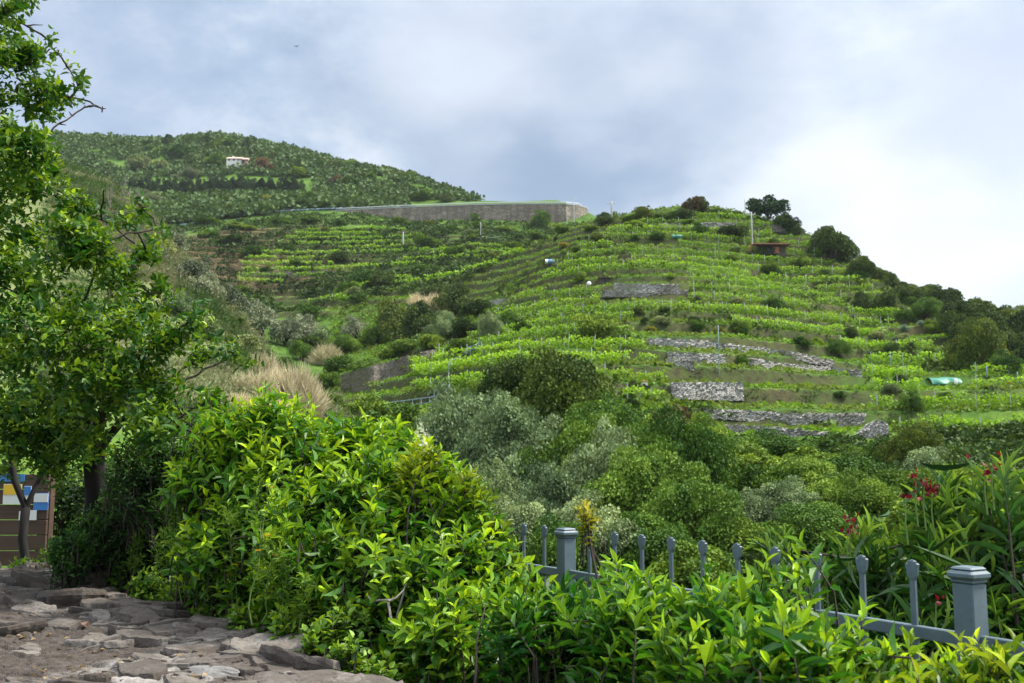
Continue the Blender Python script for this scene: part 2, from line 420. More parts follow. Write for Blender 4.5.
def near_z(x, y):
    i = int(np.clip((x+14)/28*140, 0, 140)); j = int(np.clip((y+14)/25.4*127, 0, 127)); return zz[j, i]

# ------------------------------------------------------------------ leaves
def leaf_tpl(k=3, fold=.12, droop=.25, shape='bay'):
    """leaf along +x (length 1), half width 1 in y, normal +z; k cross sections"""
    V = [(0, 0, 0)]; F = []
    xs = np.linspace(0, 1, k+2)[1:-1]
    for x in xs:
        w = math.sin(math.pi*x**(.8 if shape == 'bay' else 1.0))**(.8)
        z = -droop*x*x
        V += [(x, -w, z+fold*w), (x, 0, z), (x, w, z+fold*w)]
    V.append((1, 0, -droop)); tip = len(V)-1
    F3 = [(0, 1, 2), (0, 2, 3), (tip-3, tip, tip-2), (tip-2, tip, tip-1)]
    F4 = []
    for i in range(k-1):
        a = 1+3*i; b = a+3
        F4 += [(a, b, b+1, a+1), (a+1, b+1, b+2, a+2)]
    return np.array(V, float), np.array(F3), (np.array(F4) if F4 else np.zeros((0, 4), int))
def scatter(tpl, pos, d, n, L, Wd, cols):
    V, F3, F4 = tpl
    x = norm(d); y = norm(np.cross(n, x)); z = np.cross(x, y)
    m = len(pos); T = len(V)
    VV = pos[:, None]+V[None, :, 0:1]*L[:, None, None]*x[:, None]+V[None, :, 1:2]*Wd[:, None, None]*y[:, None]+V[None, :, 2:3]*L[:, None, None]*z[:, None]
    off = (np.arange(m)*T)[:, None, None]
    fs = [(F3[None]+off).reshape(-1, 3)]
    if len(F4): fs.append((F4[None]+off).reshape(-1, 4))
    return VV.reshape(-1, 3), fs, np.repeat(cols, T, axis=0)
def rdir(n): return norm(rg.normal(size=(n, 3)))
def perp(a):
    r = np.where(np.abs(a[..., 2:3]) < .9, np.array((0, 0, 1.)), np.array((1., 0, 0)))
    u = norm(np.cross(a, r)); return u, np.cross(a, u)
def ell_points(ells, n, up=.25, toward=None, lo=.55, hi=1.05):
    """points spread through the outer part of a union of balls, with outward directions"""
    E = np.array(ells, float)
    pr = E[:, 3]**1.85; k = rg.choice(len(E), n, p=pr/pr.sum())
    d = rdir(n); d[:, 2] += up*rg.random(n)
    if toward is not None: d += np.asarray(toward)*(rg.random(n)*.8)[:, None]
    d = norm(d)
    r = E[k, 3]*(lo+(hi-lo)*rg.random(n)**.5)
    return E[k, :3]+d*r[:, None], d, k
def shoots(tips, axis, Ls, m, tpl, leafL, ratio, old, young, spread=(80, 28), start=.15, whorl=137.5, colvar=.25, pbright=1.6, droopy=0., ks=None):
    """leafy shoots ending at TIPS: M leaves each along the shoot; returns mesh data"""
    n = len(tips)
    a = norm(axis); u, w = perp(a)
    s = np.linspace(start, 1, m)[None, :]*np.ones((n, 1))
    s = np.clip(s+(rg.random((n, m))-.5)*.05, 0, 1)
    ph = np.radians(whorl)*np.arange(m)[None]+rg.random((n, 1))*6.28+(rg.random((n, m))-.5)*.5
    bend = np.array((0, 0, -1.))*droopy
    pos = tips[:, None]-a[:, None]*((1-s)*Ls[:, None])[..., None]+bend*(s**2*Ls[:, None])[..., None]
    rad = np.cos(ph)[..., None]*u[:, None]+np.sin(ph)[..., None]*w[:, None]
    th = np.radians(spread[0]+(spread[1]-spread[0])*s**1.5+(rg.random((n, m))-.5)*22)
    d = a[:, None]*np.cos(th)[..., None]+rad*np.sin(th)[..., None]
    d[..., 2] -= .12*rg.random((n, m))
    nrm = a[:, None]*np.sin(th)[..., None]-rad*np.cos(th)[..., None]+np.array((0, 0, .5))+rg.normal(size=(n, m, 3))*.22
    L = leafL*(.65+.5*rg.random((n, m)))*(1-.35*s**4)*(.85+.3*rg.random((n, 1)))
    y = np.clip(s**pbright*(rg.random((n, 1))*1.1)+(rg.random((n, m))-.5)*.15, 0, 1)[..., None]
    col = np.array(old)*(1-y)+np.array(young)*y
    col = col*(1+colvar*(rg.random((n, m, 1))-.5)*2)
    q = lambda z: z.reshape(-1, z.shape[-1])
    return scatter(tpl, q(pos), q(d), q(nrm), L.ravel(), (L*ratio).ravel(), q(np.clip(col, .002, .9)))
def stems_mesh(tips, axis, Ls, r0=.004, pull=None):
    mb = MB(); a = norm(axis)
    n = len(tips)
    b = tips-a*Ls[:, None]
    b2 = b-a*(Ls*.12)[:, None]+np.array((0, 0, -.5))*Ls[:, None]
    t = np.stack([b2, b, (b+tips)/2, tips], 1)                # n,4,3
    u, w = perp(a); an = np.array([0, 2.1, 4.2])
    ring = np.cos(an)[None, :, None]*u[:, None]+np.sin(an)[None, :, None]*w[:, None]
    rr = np.array((1.3, 1, .75, .3))*r0
    V = t[:, :, None]+ring[:, None]*rr[None, :, None, None]
    i = np.arange(3)[:, None]*3; j = np.arange(3)[None]
    F4 = np.stack([i+j, i+(j+1) % 3, i+3+(j+1) % 3, i+3+j], -1).reshape(-1, 4)
    mb.add(V.reshape(-1, 3), (F4[None]+(np.arange(n)*12)[:, None, None]).reshape(-1, 4))
    return mb
def join(*parts):
    V, fs, C, n = [], {3: [], 4: []}, [], 0
    for v, f, c_ in parts:
        V.append(v); C.append(c_)
        for q in f: fs[q.shape[1]].append(q+n)
        n += len(v)
    return np.concatenate(V), [np.concatenate(x) for x in fs.values() if x], np.concatenate(C)
TPL_BAY = leaf_tpl(2, .14, .2); TPL_LONG = leaf_tpl(3, .12, .3, 'lance'); TPL_SMALL = leaf_tpl(1, .15, .1); TPL_BLADE = leaf_tpl(2, .05, .5, 'lance')
exec_order = []
# ------------------------------------------------------------------ hillside plants: one mesh of each kind, copied
LEAFQ = (np.array([(0, 0, 0), (.5, -1, .08), (1, 0, 0), (.5, 1, .08)], float), np.zeros((0, 3), int), np.array([(0, 1, 2, 3)]))
def crown_data(seed, nclump, per, lsz, c0, c1, flat=.8, clump_r=.34, ratio=.55, lumps=None, fill=.25, spikes=0, even=0):
    """crown of radius 1 sitting on z=0: leaf clumps on an uneven dome"""
    g = np.random.default_rng(seed)
    d = norm(g.normal(size=(nclump, 3))); d[:, 2] = np.abs(d[:, 2])*1.1-.3
    env = .42+.95*vnoise(d[:, 0]*1.6+seed, d[:, 1]*1.6+d[:, 2]*1.1, seed)
    env = np.where(d[:, 2] > .45, np.clip(env, .62, 1.12), np.clip(env, .48, 1.4))
    if even: env = .86+.28*(env-.6)
    r = env*(.5+.42*g.random(nclump))
    cen = d*r[:, None]*np.array((1, 1, flat)); cen[:, 2] += flat*.45
    if lumps is not None: cen = lumps
    k = len(cen)
    cr = clump_r*(.5+1.0*g.random(k)**1.5)
    tone = g.random(k)
    ci = g.choice(k, k*per, p=cr**2/(cr**2).sum())
    dd = norm(g.normal(size=(len(ci), 3))+np.array((0, 0, .75)))
    rr = cr[ci]*(fill+(1.08-fill)*g.random(len(ci))**.45)
    pos = cen[ci]+dd*rr[:, None]*np.array((1, 1, .8))
    ld = norm(dd+g.normal(size=dd.shape)*.7+np.array((0, 0, spikes)))
    nn = norm(dd+g.normal(size=dd.shape)*.33+np.array((0, 0, .3)))
    L = lsz*(.6+.8*g.random(len(ci)))
    t = np.clip(tone[ci]*.75+g.random(len(ci))*.4-.08, 0, 1)[:, None]
    col = np.array(c0)*(1-t)+np.array(c1)*t
    return scatter(LEAFQ, pos, ld, nn, L, L*ratio, col)
SP = {}
def species(key, n, mat, trunk=None, **kw):
    SP[key] = []
    for i in range(n):
        V, f, C = crown_data(hash_key(key)+i, **kw)
        me = mk_mesh('foliage', V, f, C, M[mat])
        tm = None
        if trunk:
            mb = MB(); h = trunk
            mb.tube([(0, 0, -h*1.15), (.03, .02, -h*.5), (0, 0, 0), (.05, 0, .35), (.02, .04, .8)], [.1, .075, .06, .045, .015], 6, jit=.2)
            for a in range(5):
                t = a*1.26+i; mb.tube([(0, 0, -.05+.08*a), (.25*math.cos(t), .25*math.sin(t), .25+.06*a), (.6*math.cos(t), .6*math.sin(t), .55)], [.045, .03, .01], 5)
            tm = mb.mesh('trunk', M['bark'], True)
        SP[key].append((me, tm, trunk or 0))
def hash_key(k): return sum((i+1)*ord(ch) for i, ch in enumerate(k))
species('oak', 3, 'tree_leaf', .45, nclump=30, per=300, lsz=.062, c0=(.024, .054, .012), c1=(.10, .155, .024), flat=.85, clump_r=.30)
species('midoak', 2, 'tree_leaf', .45, nclump=64, per=380, lsz=.036, c0=(.022, .054, .007), c1=(.12, .175, .018), flat=.9, clump_r=.24, even=1)
species('grey', 3, 'tree_leaf', .25, nclump=60, per=320, lsz=.038, c0=(.055, .10, .038), c1=(.28, .38, .18), flat=.9, clump_r=.24)
species('green', 3, 'tree_leaf', None, nclump=30, per=280, lsz=.062, c0=(.035, .09, .010), c1=(.14, .24, .022), flat=.8, clump_r=.30)
species('midgreen', 4, 'tree_leaf', .25, nclump=62, per=340, lsz=.038, c0=(.028, .085, .010), c1=(.19, .31, .035), flat=.9, clump_r=.23)
species('lime', 2, 'tree_leaf', None, nclump=26, per=150, lsz=.09, c0=(.09, .18, .014), c1=(.24, .37, .03), flat=.75, clump_r=.30)
species('olive', 3, 'tree_leaf', .5, nclump=26, per=190, lsz=.075, c0=(.085, .115, .065), c1=(.28, .32, .21), flat=.85, ratio=.4, clump_r=.28)
species('pale', 2, 'tree_leaf', None, nclump=30, per=180, lsz=.07, c0=(.10, .15, .05), c1=(.28, .33, .13), flat=.75, clump_r=.27)
species('yellow', 1, 'tree_leaf', None, nclump=22, per=150, lsz=.10, c0=(.09, .14, .015), c1=(.40, .34, .03), flat=.75)
species('brown', 2, 'tree_leaf', .6, nclump=24, per=150, lsz=.08, c0=(.05, .05, .020), c1=(.17, .115, .045), flat=.85, clump_r=.27)
SP['straw'] = []
for i_ in range(3):
    g_ = np.random.default_rng(30+i_); n_ = 2600; th_ = g_.random(n_)*6.283; rr_ = g_.random(n_)**.6
    ps_ = np.stack([rr_*np.cos(th_), rr_*np.sin(th_), np.zeros(n_)], -1); lump_ = vnoise(ps_[:, 0]*3+9*i_, ps_[:, 1]*3, i_)
    dr_ = norm(np.stack([ps_[:, 0]*.35, ps_[:, 1]*.35, np.ones(n_)], -1)+g_.normal(size=(n_, 3))*.22)
    L_ = (.35+.75*lump_)*(.6+.5*g_.random(n_))*(1-.4*rr_**2); t_ = g_.random((n_, 1))
    V_, f_, C_ = scatter(TPL_BLADE, ps_, dr_, rdir(n_), L_, L_*.022+.004, np.array((.36, .32, .19))*(1-t_)+np.array((.78, .73, .53))*t_)
    SP['straw'].append((mk_mesh('blades', V_, f_, C_, M['straw']), None, 0))
species('conifer', 2, 'tree_leaf', .5, nclump=30, per=180, lsz=.08, c0=(.014, .034, .014), c1=(.045, .082, .030), flat=1.5, clump_r=.24)
g_ = np.random.default_rng(4)
lump = np.concatenate([np.stack([np.cos(g_.random(26)*6.28)*g_.random(26)**.5*.8, np.sin(g_.random(26)*6.28)*.7*g_.random(26), .35+.25*g_.random(26)], -1), [(-.75, 0, .75), (-.9, .1, .65), (.3, .1, .7), (.55, 0, .35), (.1, 0, .85)]])
species('pine', 1, 'tree_leaf', .9, nclump=30, per=150, lsz=.09, c0=(.010, .035, .014), c1=(.035, .085, .030), lumps=lump, clump_r=.25)
def bare_mesh(i):
    g = np.random.default_rng(50+i); mb = MB()
    def br(p, d, L, r, lev):
        q = p+d*L; mid = (p+q)/2+g.normal(size=3)*L*.08
        mb.tube([p, mid, q], [r, r*.8, r*.55], 4)
        if lev:
            for _ in range(3):
                br(p+d*L*(.5+.5*g.random()), norm(d+g.normal(size=3)*.5+np.array((0, 0, .1))), L*.62, r*.55, lev-1)
    br(np.array((0, 0, -.3)), np.array((.05, 0, 1.)), .9, .045, 4)
    return mb.mesh('branches', M['pale_bark'])
SP['bare'] = [(bare_mesh(i), None, 0) for i in range(2)]

LOOK = {'oak': ('dark domed holm oak', 'tree', 'holm_oak'), 'midoak': ('broad bronze green oak', 'tree', 'oak_tree'),
        'grey': ('grey green silvery shrub', 'shrub', 'grey_shrub'), 'green': ('rounded mid green bush', 'bush', 'green_bush'),
        'midgreen': ('leafy mid green tree', 'tree', 'leafy_tree'), 'lime': ('bright lime green bush', 'bush', 'lime_bush'),
        'olive': ('loose silvery olive tree', 'olive tree', 'olive_tree'), 'pale': ('pale yellowish green shrub', 'shrub', 'pale_shrub'),
        'yellow': ('broom bush in yellow flower', 'bush', 'broom_bush'), 'brown': ('tree with reddish brown crown', 'tree', 'russet_tree'),
        'straw': ('tuft of tall straw coloured grass', 'dry grass', 'dry_grass_tuft'), 'conifer': ('dark narrow conifer', 'conifer', 'conifer_tree'),
        'pine': ('umbrella pine leaning on the hilltop crest', 'pine tree', 'umbrella_pine'), 'bare': ('pale leafless tree', 'tree', 'bare_tree')}
GROUPS = {'oak': 'holm oaks on the hillside', 'midoak': 'large oaks in the ravine', 'grey': 'grey shrubs on the hillside', 'green': 'green bushes among the terraces', 'midgreen': 'leafy trees in the ravine',
          'lime': 'lime green bushes on the terraces', 'olive': 'olive trees on the slope', 'pale': 'pale shrubs on the slopes', 'yellow': 'broom bushes on the slopes', 'brown': 'russet trees', 'straw': 'tufts of tall dry grass', 'conifer': 'dark conifers on the far hill', 'bare': 'bare trees on the grassy slope', 'pine': 'umbrella pines'}
WBOX = [(922, 970, 372, 390), (895, 930, 318, 336), (600, 690, 280, 297), (645, 716, 336, 352), (714, 836, 340, 366), (664, 728, 350, 372), (745, 866, 355, 382), (668, 748, 380, 402), (702, 870, 406, 428), (711, 832, 422, 441), (855, 892, 417, 444), (338, 412, 354, 396)]
def walled(px, py, m=4):
    r = np.zeros(np.shape(px), bool)
    for a in WBOX: r |= (px > a[0]) & (px < a[1]) & (py > a[2]-1) & (py < a[3]+m)
    return r
def tw_at(p): return tw[min(np.searchsorted(YS, p[1]), len(YS)-1), col_of(p[0]/(p[1]*.995)*F+512)]
PLANTS = []
kidx = {}
def plant(sp, px, py, w, h=None, Y=None, label=None, sink=.12, rz=None):
    """w,h: size in the photo in pixels; py: row of its foot"""
    if Y is None: p = hit(px, py)
    else:
        p = P(px, py, Y)
        p[2] = min(p[2], ground(p[0], Y)+6)
    Y = p[1]
    i = kidx.get(sp, rnd.randrange(9)); kidx[sp] = i+1
    me, tm, th = SP[sp][i % len(SP[sp])]
    rx = w*Y/F/2; H = (h or w*.8)*Y/F
    fl = {'conifer': 2.3, 'bare': 1.35, 'straw': 1.0}.get(sp, 1.35)
    rz_ = H/fl
    lk = LOOK[sp]
    if tm is not None:
        o = empty(lk[2]); a = obj('crown', me, o); b = obj('trunk', tm, o)
    else: o = obj(lk[2], me)
    o.location = (p[0], p[1], p[2]+th*rz_*.35-sink*H)
    o.scale = (rx, rx*.95, rz_); tl = .0 if sp in ('pine', 'bare', 'conifer', 'straw') else .22
    o.rotation_euler = (rnd.uniform(-tl, tl), rnd.uniform(-tl, tl), rnd.random()*6.28 if rz is None else rz)
    tag(o, label, lk[1], GROUPS[sp])
    q = proj(p[0], p[1], p[2]+H*.5)
    PLANTS.append((o, sp, q[0], q[1], rx*2, label is not None)); return o
# --- main hill crest
plant('pine', 768, 222, 40, 30, label='umbrella pine leaning out on the hilltop beside the pale poles', rz=0)
plant('oak', 786, 232, 26, 22); plant('oak', 792, 236, 22, 16)
plant('brown', 692, 216, 22, 22, label='russet leaved tree on the hilltop crest, joined to a green neighbour')
plant('oak', 704, 215, 20, 22, label='slim dark green tree touching the russet tree on the crest')
plant('oak', 684, 218, 22, 12); plant('green', 718, 216, 24, 10); plant('green', 735, 217, 20, 8)
plant('midoak', 643, 220, 26, 16); plant('green', 628, 222, 18, 9); plant('oak', 605, 226, 22, 14); plant('green', 660, 219, 18, 8); plant('green', 670, 219, 14, 9)
plant('oak', 832, 264, 52, 46, label='largest dark oak on the crest downhill from the umbrella pine')
plant('oak', 822, 245, 22, 20); plant('oak', 847, 252, 24, 22); plant('green', 812, 246, 18, 12)
plant('oak', 864, 278, 34, 28); plant('oak', 880, 282, 26, 20); plant('oak', 892, 286, 18, 14)
plant('green', 860, 282, 26, 18); plant('green', 800, 270, 28, 14); plant('green', 768, 272, 26, 12); plant('green', 774, 246, 14, 12)
plant('oak', 735, 240, 34, 18); plant('green', 697, 236, 20, 14); plant('green', 656, 240, 20, 12); plant('green', 580, 262, 20, 12)
plant('green', 730, 262, 14, 6); plant('lime', 634, 228, 24, 8); plant('green', 690, 227, 26, 10)
plant('yellow', 563, 246, 12, 7); plant('oak', 597, 242, 18, 10)
# --- right wood
for a in (('oak', 863, 312, 22, 24), ('oak', 886, 312, 30, 28), ('green', 910, 308, 22, 20), ('oak', 937, 316, 40, 38), ('conifer', 966, 310, 26, 26), ('oak', 992, 322, 34, 34), ('green', 905, 322, 22, 18),
          ('midoak', 980, 370, 62, 66), ('oak', 952, 345, 40, 44), ('oak', 1020, 358, 34, 32), ('midgreen', 1006, 376, 34, 30), ('oak', 1040, 372, 50, 50), ('oak', 1075, 385, 60, 50), ('oak', 915, 306, 34, 26), ('oak', 950, 312, 40, 36), ('midgreen', 925, 320, 36, 28), ('oak', 975, 322, 44, 40), ('oak', 1008, 338, 50, 44), ('midoak', 960, 335, 46, 40), ('oak', 990, 350, 50, 46), ('green', 930, 332, 30, 20), ('oak', 1030, 348, 50, 46), ('green', 970, 372, 40, 20), ('oak', 900, 300, 26, 18), ('oak', 912, 302, 30, 22), ('oak', 926, 306, 34, 28), ('oak', 1000, 326, 44, 40), ('oak', 1018, 340, 44, 40), ('green', 890, 304, 24, 14), ('yellow', 1008, 388, 16, 10),
          ('green', 863, 336, 24, 14), ('oak', 879, 362, 22, 16), ('green', 893, 352, 20, 12), ('pale', 900, 340, 16, 8), ('lime', 958, 432, 24, 20), ('midgreen', 912, 412, 26, 26), ('midoak', 916, 470, 66, 60),
          ('green', 880, 470, 44, 40), ('green', 850, 462, 40, 26), ('green', 985, 448, 36, 14), ('green', 1015, 452, 30, 16), ('midgreen', 838, 356, 28, 24), ('green', 802, 348, 28, 14), ('lime', 818, 346, 18, 10),
          ('green', 741, 363, 16, 15), ('green', 740, 335, 26, 18), ('yellow', 719, 334, 14, 10), ('green', 773, 314, 30, 20), ('green', 790, 312, 16, 10), ('lime', 888, 372, 22, 12), ('pale', 886, 346, 20, 10),
          ('green', 700, 330, 24, 12), ('green', 664, 312, 16, 8), ('yellow', 650, 330, 10, 6), ('lime', 930, 352, 16, 8), ('green', 945, 400, 22, 10)): plant(*a)
# --- middle left of the hill and the gully
for a in (('green', 604, 336, 54, 30), ('oak', 588, 332, 26, 20), ('oak', 455, 316, 44, 40), ('grey', 493, 340, 32, 34), ('midgreen', 508, 334, 34, 26), ('oak', 478, 318, 36, 26), ('grey', 446, 338, 34, 30), ('oak', 397, 340, 52, 52),
          ('oak', 420, 338, 44, 44), ('oak', 470, 340, 50, 26), ('midgreen', 376, 346, 36, 28), ('green', 432, 350, 34, 22), ('green', 404, 352, 40, 20), ('oak', 440, 300, 40, 20), ('green', 462, 352, 36, 18), ('green', 524, 332, 26, 16),
          ('green', 367, 286, 44, 26), ('oak', 380, 290, 40, 22), ('green', 345, 292, 24, 14), ('green', 420, 274, 44, 16), ('green', 360, 300, 26, 12), ('green', 430, 248, 36, 16),
          ('green', 458, 256, 30, 14), ('green', 408, 250, 22, 10), ('olive', 356, 340, 32, 28), ('midgreen', 345, 352, 40, 24), ('green', 318, 342, 28, 20), ('green', 331, 412, 48, 28, 100), ('green', 340, 372, 40, 26), ('straw', 327, 364, 34, 24), ('straw', 434, 312, 30, 26),
          ('straw', 420, 306, 22, 16), ('yellow', 493, 258, 14, 8), ('yellow', 432, 224, 10, 5), ('green', 314, 320, 32, 24), ('green', 390, 360, 34, 16), ('oak', 312, 352, 36, 22), ('midgreen', 300, 360, 34, 26), ('green', 360, 372, 30, 14),
          ('green', 250, 256, 24, 12), ('green', 230, 244, 30, 10), ('green', 210, 238, 26, 12), ('green', 290, 250, 18, 8), ('oak', 340, 262, 26, 12), ('green', 300, 276, 20, 8), ('green', 515, 250, 30, 12), ('green', 540, 240, 26, 10),
          ('green', 478, 228, 20, 10), ('green', 450, 230, 22, 8), ('green', 400, 224, 24, 10), ('green', 340, 226, 22, 9), ('green', 505, 232, 28, 10), ('green', 565, 232, 28, 10), ('green', 590, 232, 20, 9), ('lime', 355, 232, 20, 6),
          ('green', 540, 226, 24, 26), ('green', 477, 222, 12, 13), ('green', 561, 207, 8, 6), ('green', 310, 222, 26, 9), ('green', 280, 224, 30, 10), ('green', 240, 230, 40, 10), ('green', 205, 226, 34, 12)): plant(*a)
# --- olive grove and dry slope on the left
for a in (('olive', 150, 262, 40, 34), ('olive', 191, 286, 42, 34), ('olive', 205, 298, 36, 30), ('olive', 229, 318, 44, 44), ('olive', 262, 340, 48, 44), ('olive', 285, 346, 34, 34), ('olive', 302, 344, 40, 40), ('grey', 318, 350, 40, 30), ('olive', 170, 252, 40, 26),
          ('olive', 120, 232, 40, 26), ('pale', 236, 352, 40, 26), ('green', 250, 372, 34, 22), ('green', 236, 330, 30, 20), ('pale', 205, 340, 40, 28), ('grey', 180, 320, 44, 30), ('green', 282, 372, 34, 22), ('green', 330, 388, 34, 24), ('grey', 216, 372, 44, 26),
          ('straw', 296, 414, 52, 58), ('straw', 276, 398, 44, 46), ('straw', 262, 384, 36, 34), ('straw', 306, 408, 40, 36), ('straw', 250, 400, 44, 34), ('straw', 270, 420, 50, 30), ('pale', 158, 256, 34, 24), 
          ('straw', 238, 418, 44, 26), ('pale', 228, 412, 36, 24), ('pale', 205, 400, 40, 26), ('green', 246, 404, 30, 18), ('bare', 124, 210, 26, 38), ('bare', 110, 214, 22, 34), ('bare', 136, 214, 18, 26), ('bare', 168, 250, 18, 26), ('bare', 258, 336, 14, 30)): plant(*a)
# --- the ravine in front of the hill
MID = [('midoak', 556, 462, 104, 112, 72), ('midoak', 520, 430, 70, 70, 76), ('midgreen', 600, 470, 80, 70, 68), ('grey', 468, 500, 84, 108, 64), ('grey', 448, 470, 60, 70, 68), ('grey', 505, 500, 80, 88, 62), ('grey', 540, 520, 84, 90, 58), ('grey', 490, 540, 70, 70, 54),
       ('grey', 545, 555, 70, 74, 50), ('grey', 520, 560, 64, 56, 47), ('midgreen', 580, 510, 90, 96, 58), ('midgreen', 622, 500, 84, 90, 60), ('grey', 610, 545, 86, 110, 54), ('midgreen', 655, 515, 96, 96, 56), ('midgreen', 690, 525, 84, 100, 54), ('midgreen', 640, 540, 90, 90, 50), ('midgreen', 705, 470, 56, 56, 66),
       ('grey', 600, 575, 84, 66, 45), ('midgreen', 655, 585, 90, 66, 44), ('midgreen', 560, 590, 80, 66, 43), ('green', 700, 590, 80, 50, 42), ('midgreen', 690, 560, 80, 76, 46), ('midgreen', 660, 460, 60, 50, 68), ('brown', 668, 462, 60, 44, 64), ('midgreen', 730, 565, 84, 60, 46), ('green', 745, 478, 70, 40, 66), ('midgreen', 780, 470, 70, 40, 70), ('green', 815, 480, 64, 44, 66),
       ('green', 850, 490, 70, 44, 62), ('midgreen', 800, 500, 70, 50, 58), ('green', 760, 505, 64, 44, 58), ('grey', 790, 520, 60, 44, 52), ('midgreen', 840, 520, 70, 50, 52), ('grey', 750, 532, 60, 44, 52), ('midgreen', 815, 550, 84, 56, 46), ('green', 780, 555, 70, 46, 46), ('midgreen', 870, 530, 70, 60, 50),
       ('green', 900, 510, 70, 50, 58), ('grey', 930, 500, 60, 50, 60), ('midgreen', 960, 510, 70, 50, 56), ('green', 1000, 500, 70, 40, 60), ('green', 940, 545, 90, 60, 46), ('green', 1010, 545, 90, 60, 46), ('green', 850, 565, 84, 56, 44), ('green', 730, 520, 44, 36, 56), ('brown', 800, 468, 30, 18, 70),
       ('midgreen', 420, 470, 60, 60, 72), ('green', 440, 440, 60, 36, 82), ('green', 400, 430, 60, 36, 84), ('midgreen', 475, 430, 50, 50, 82), ('lime', 690, 450, 44, 20, 84), ('green', 720, 452, 46, 20, 84), ('green', 770, 455, 50, 22, 82), ('green', 820, 456, 46, 22, 82), ('lime', 640, 440, 40, 24, 84), ('green', 540, 410, 40, 30, 88), ('green', 365, 425, 50, 36, 86)]
for sp, px, py, w, h, Y in MID: plant(sp, px, py, w*1.28, h*(1.24 if 430 < px < 725 and px != 556 else 1.06), Y, sink=.04)
# --- far hill: trees one can tell apart
for i in range(30):
    plant('conifer', 134+i*5.8+rnd.uniform(-1.5, 1.5), 193+rnd.uniform(-1, 1.5)+i*.02, 10+rnd.random()*4, 18+rnd.random()*5)
for px, py, w, h, sp in ((246, 149, 9, 12, 'conifer'), (168, 146, 11, 10, 'oak'), (191, 143, 16, 9, 'green'), (207, 144, 10, 11, 'conifer'), (287, 161, 7, 8, 'conifer'), (338, 170, 12, 10, 'oak'), (357, 172, 8, 10, 'conifer'), (230, 147, 16, 8, 'green'), (150, 147, 16, 7, 'oak'),
                        (120, 146, 14, 6, 'green'), (218, 148, 14, 8, 'green'), (262, 157, 14, 8, 'green'), (275, 161, 12, 7, 'oak'), (300, 166, 14, 8, 'green'), (318, 168, 14, 7, 'green'), (372, 178, 12, 7, 'green'), (395, 182, 12, 6, 'oak'), (180, 160, 30, 16, 'green'), (145, 170, 34, 18, 'pale'),
                        (215, 168, 24, 12, 'green'), (262, 174, 22, 12, 'brown'), (190, 178, 26, 10, 'olive'), (334, 188, 12, 12, 'brown'), (300, 178, 24, 10, 'green'), (350, 186, 24, 10, 'green'), (380, 196, 24, 9, 'oak'), (420, 200, 22, 8, 'green'), (445, 202, 16, 7, 'oak'), (230, 204, 26, 10, 'green'), (180, 204, 28, 10, 'green'),
                        (270, 204, 24, 8, 'yellow'), (310, 202, 26, 9, 'green'), (360, 204, 24, 7, 'green'), (150, 206, 30, 10, 'olive')): plant(sp, px, py+1, w*1.15, h*1.4)

# --- scattered bushes on the banks
k = 0
while k < 95:
    px, py = rnd.uniform(470, 930), rnd.uniform(232, 440)
    p = hit(px, py)
    if p[1] > 238 or p[1] < 84 or tw_at(p) < .3 or walled(px, py, 15): continue
    w = rnd.choice((.9, 1.3, 1.8, 2.6))*1000/p[1]
    plant(rnd.choice(('green', 'green', 'green', 'lime', 'pale', 'oak')), px, py, w, w*rnd.uniform(.55, .8)); k += 1
k = 0
while k < 45:
    px, py = rnd.uniform(200, 560), rnd.uniform(228, 300)
    p = hit(px, py)
    if p[1] < 225: continue
    w = rnd.choice((2, 3, 4.5))*1000/p[1]
    plant(rnd.choice(('green', 'green', 'oak', 'pale')), px, py, w, w*.6); k += 1
k = 0
while k < 75:
    px, py = rnd.uniform(40, 470), rnd.uniform(136, 208)
    p = hit(px, py, 395)
    if p[1] < 410 or p[1] > 640 or 128 < px < 312 and 168 < py < 200: continue
    w = rnd.choice((8, 10, 13, 18)); plant(rnd.choice(('oak', 'green', 'midgreen', 'midgreen', 'pale', 'grey')), px, py, w, w*rnd.uniform(.5, .75)); k += 1
# ------------------------------------------------------------------ scrub no one could count
def cover(name, n, poly_test, jrange, crange, sz, c0, c1, per=26, lsz=.5, mat='tree_leaf', flat=.7, ratio=.55, patch=None, pw=2):
    j = rg.integers(*jrange, n); i = rg.integers(*crange, n)
    keep = poly_test(i, j); i, j = i[keep], j[keep]
    b = np.stack([GX[j, i], gy[j, i], G[j, i]], -1); b[:, 0] += rg.normal(size=len(b))*.5; b[:, 1] += rg.normal(size=len(b))*.4
    s = sz[0]+(sz[1]-sz[0])*rg.random(len(b))**pw
    k = len(b)
    dd = rdir(k*per).reshape(k, per, 3); dd[..., 2] = np.abs(dd[..., 2])
    pos = b[:, None]+dd*s[:, None, None]*np.array((1, 1, flat))*(.6+.45*rg.random((k, per, 1)))
    t = np.clip(rg.random((k, 1, 1))*.7+rg.random((k, per, 1))*.4, 0, 1)
    col = np.array(c0)*(1-t)+np.array(c1)*t
    if patch is not None:
        w = np.clip((fbm(b[:, 0]/7, b[:, 1]/7, 91, 2)-.42)*5, 0, .85)[:, None, None]
        col = col*(1-w)+np.array(patch)*(.5+t)*w
    L = (s[:, None]*lsz*(.6+.8*rg.random((k, per)))).ravel()
    q = lambda z: z.reshape(-1, 3)
    dq = q(dd)
    V, f, C = scatter(LEAFQ, q(pos), norm(dq+rg.normal(size=dq.shape)*.7), norm(dq+rg.normal(size=dq.shape)*.3+np.array((0, 0, .35))), L, L*ratio, q(col))
    return tag(obj(name, mk_mesh(name, V, f, C, M[mat])), None, None, None, 'stuff')
def clear(i, j): return ~walled(PXS[i], PYG[j, i], 5) | (rg.random(len(i)) < .12)
seen = PYG <= VIS+1.5
J = lambda y: int(np.searchsorted(YS, y))
far_j = (J(395), J(680))
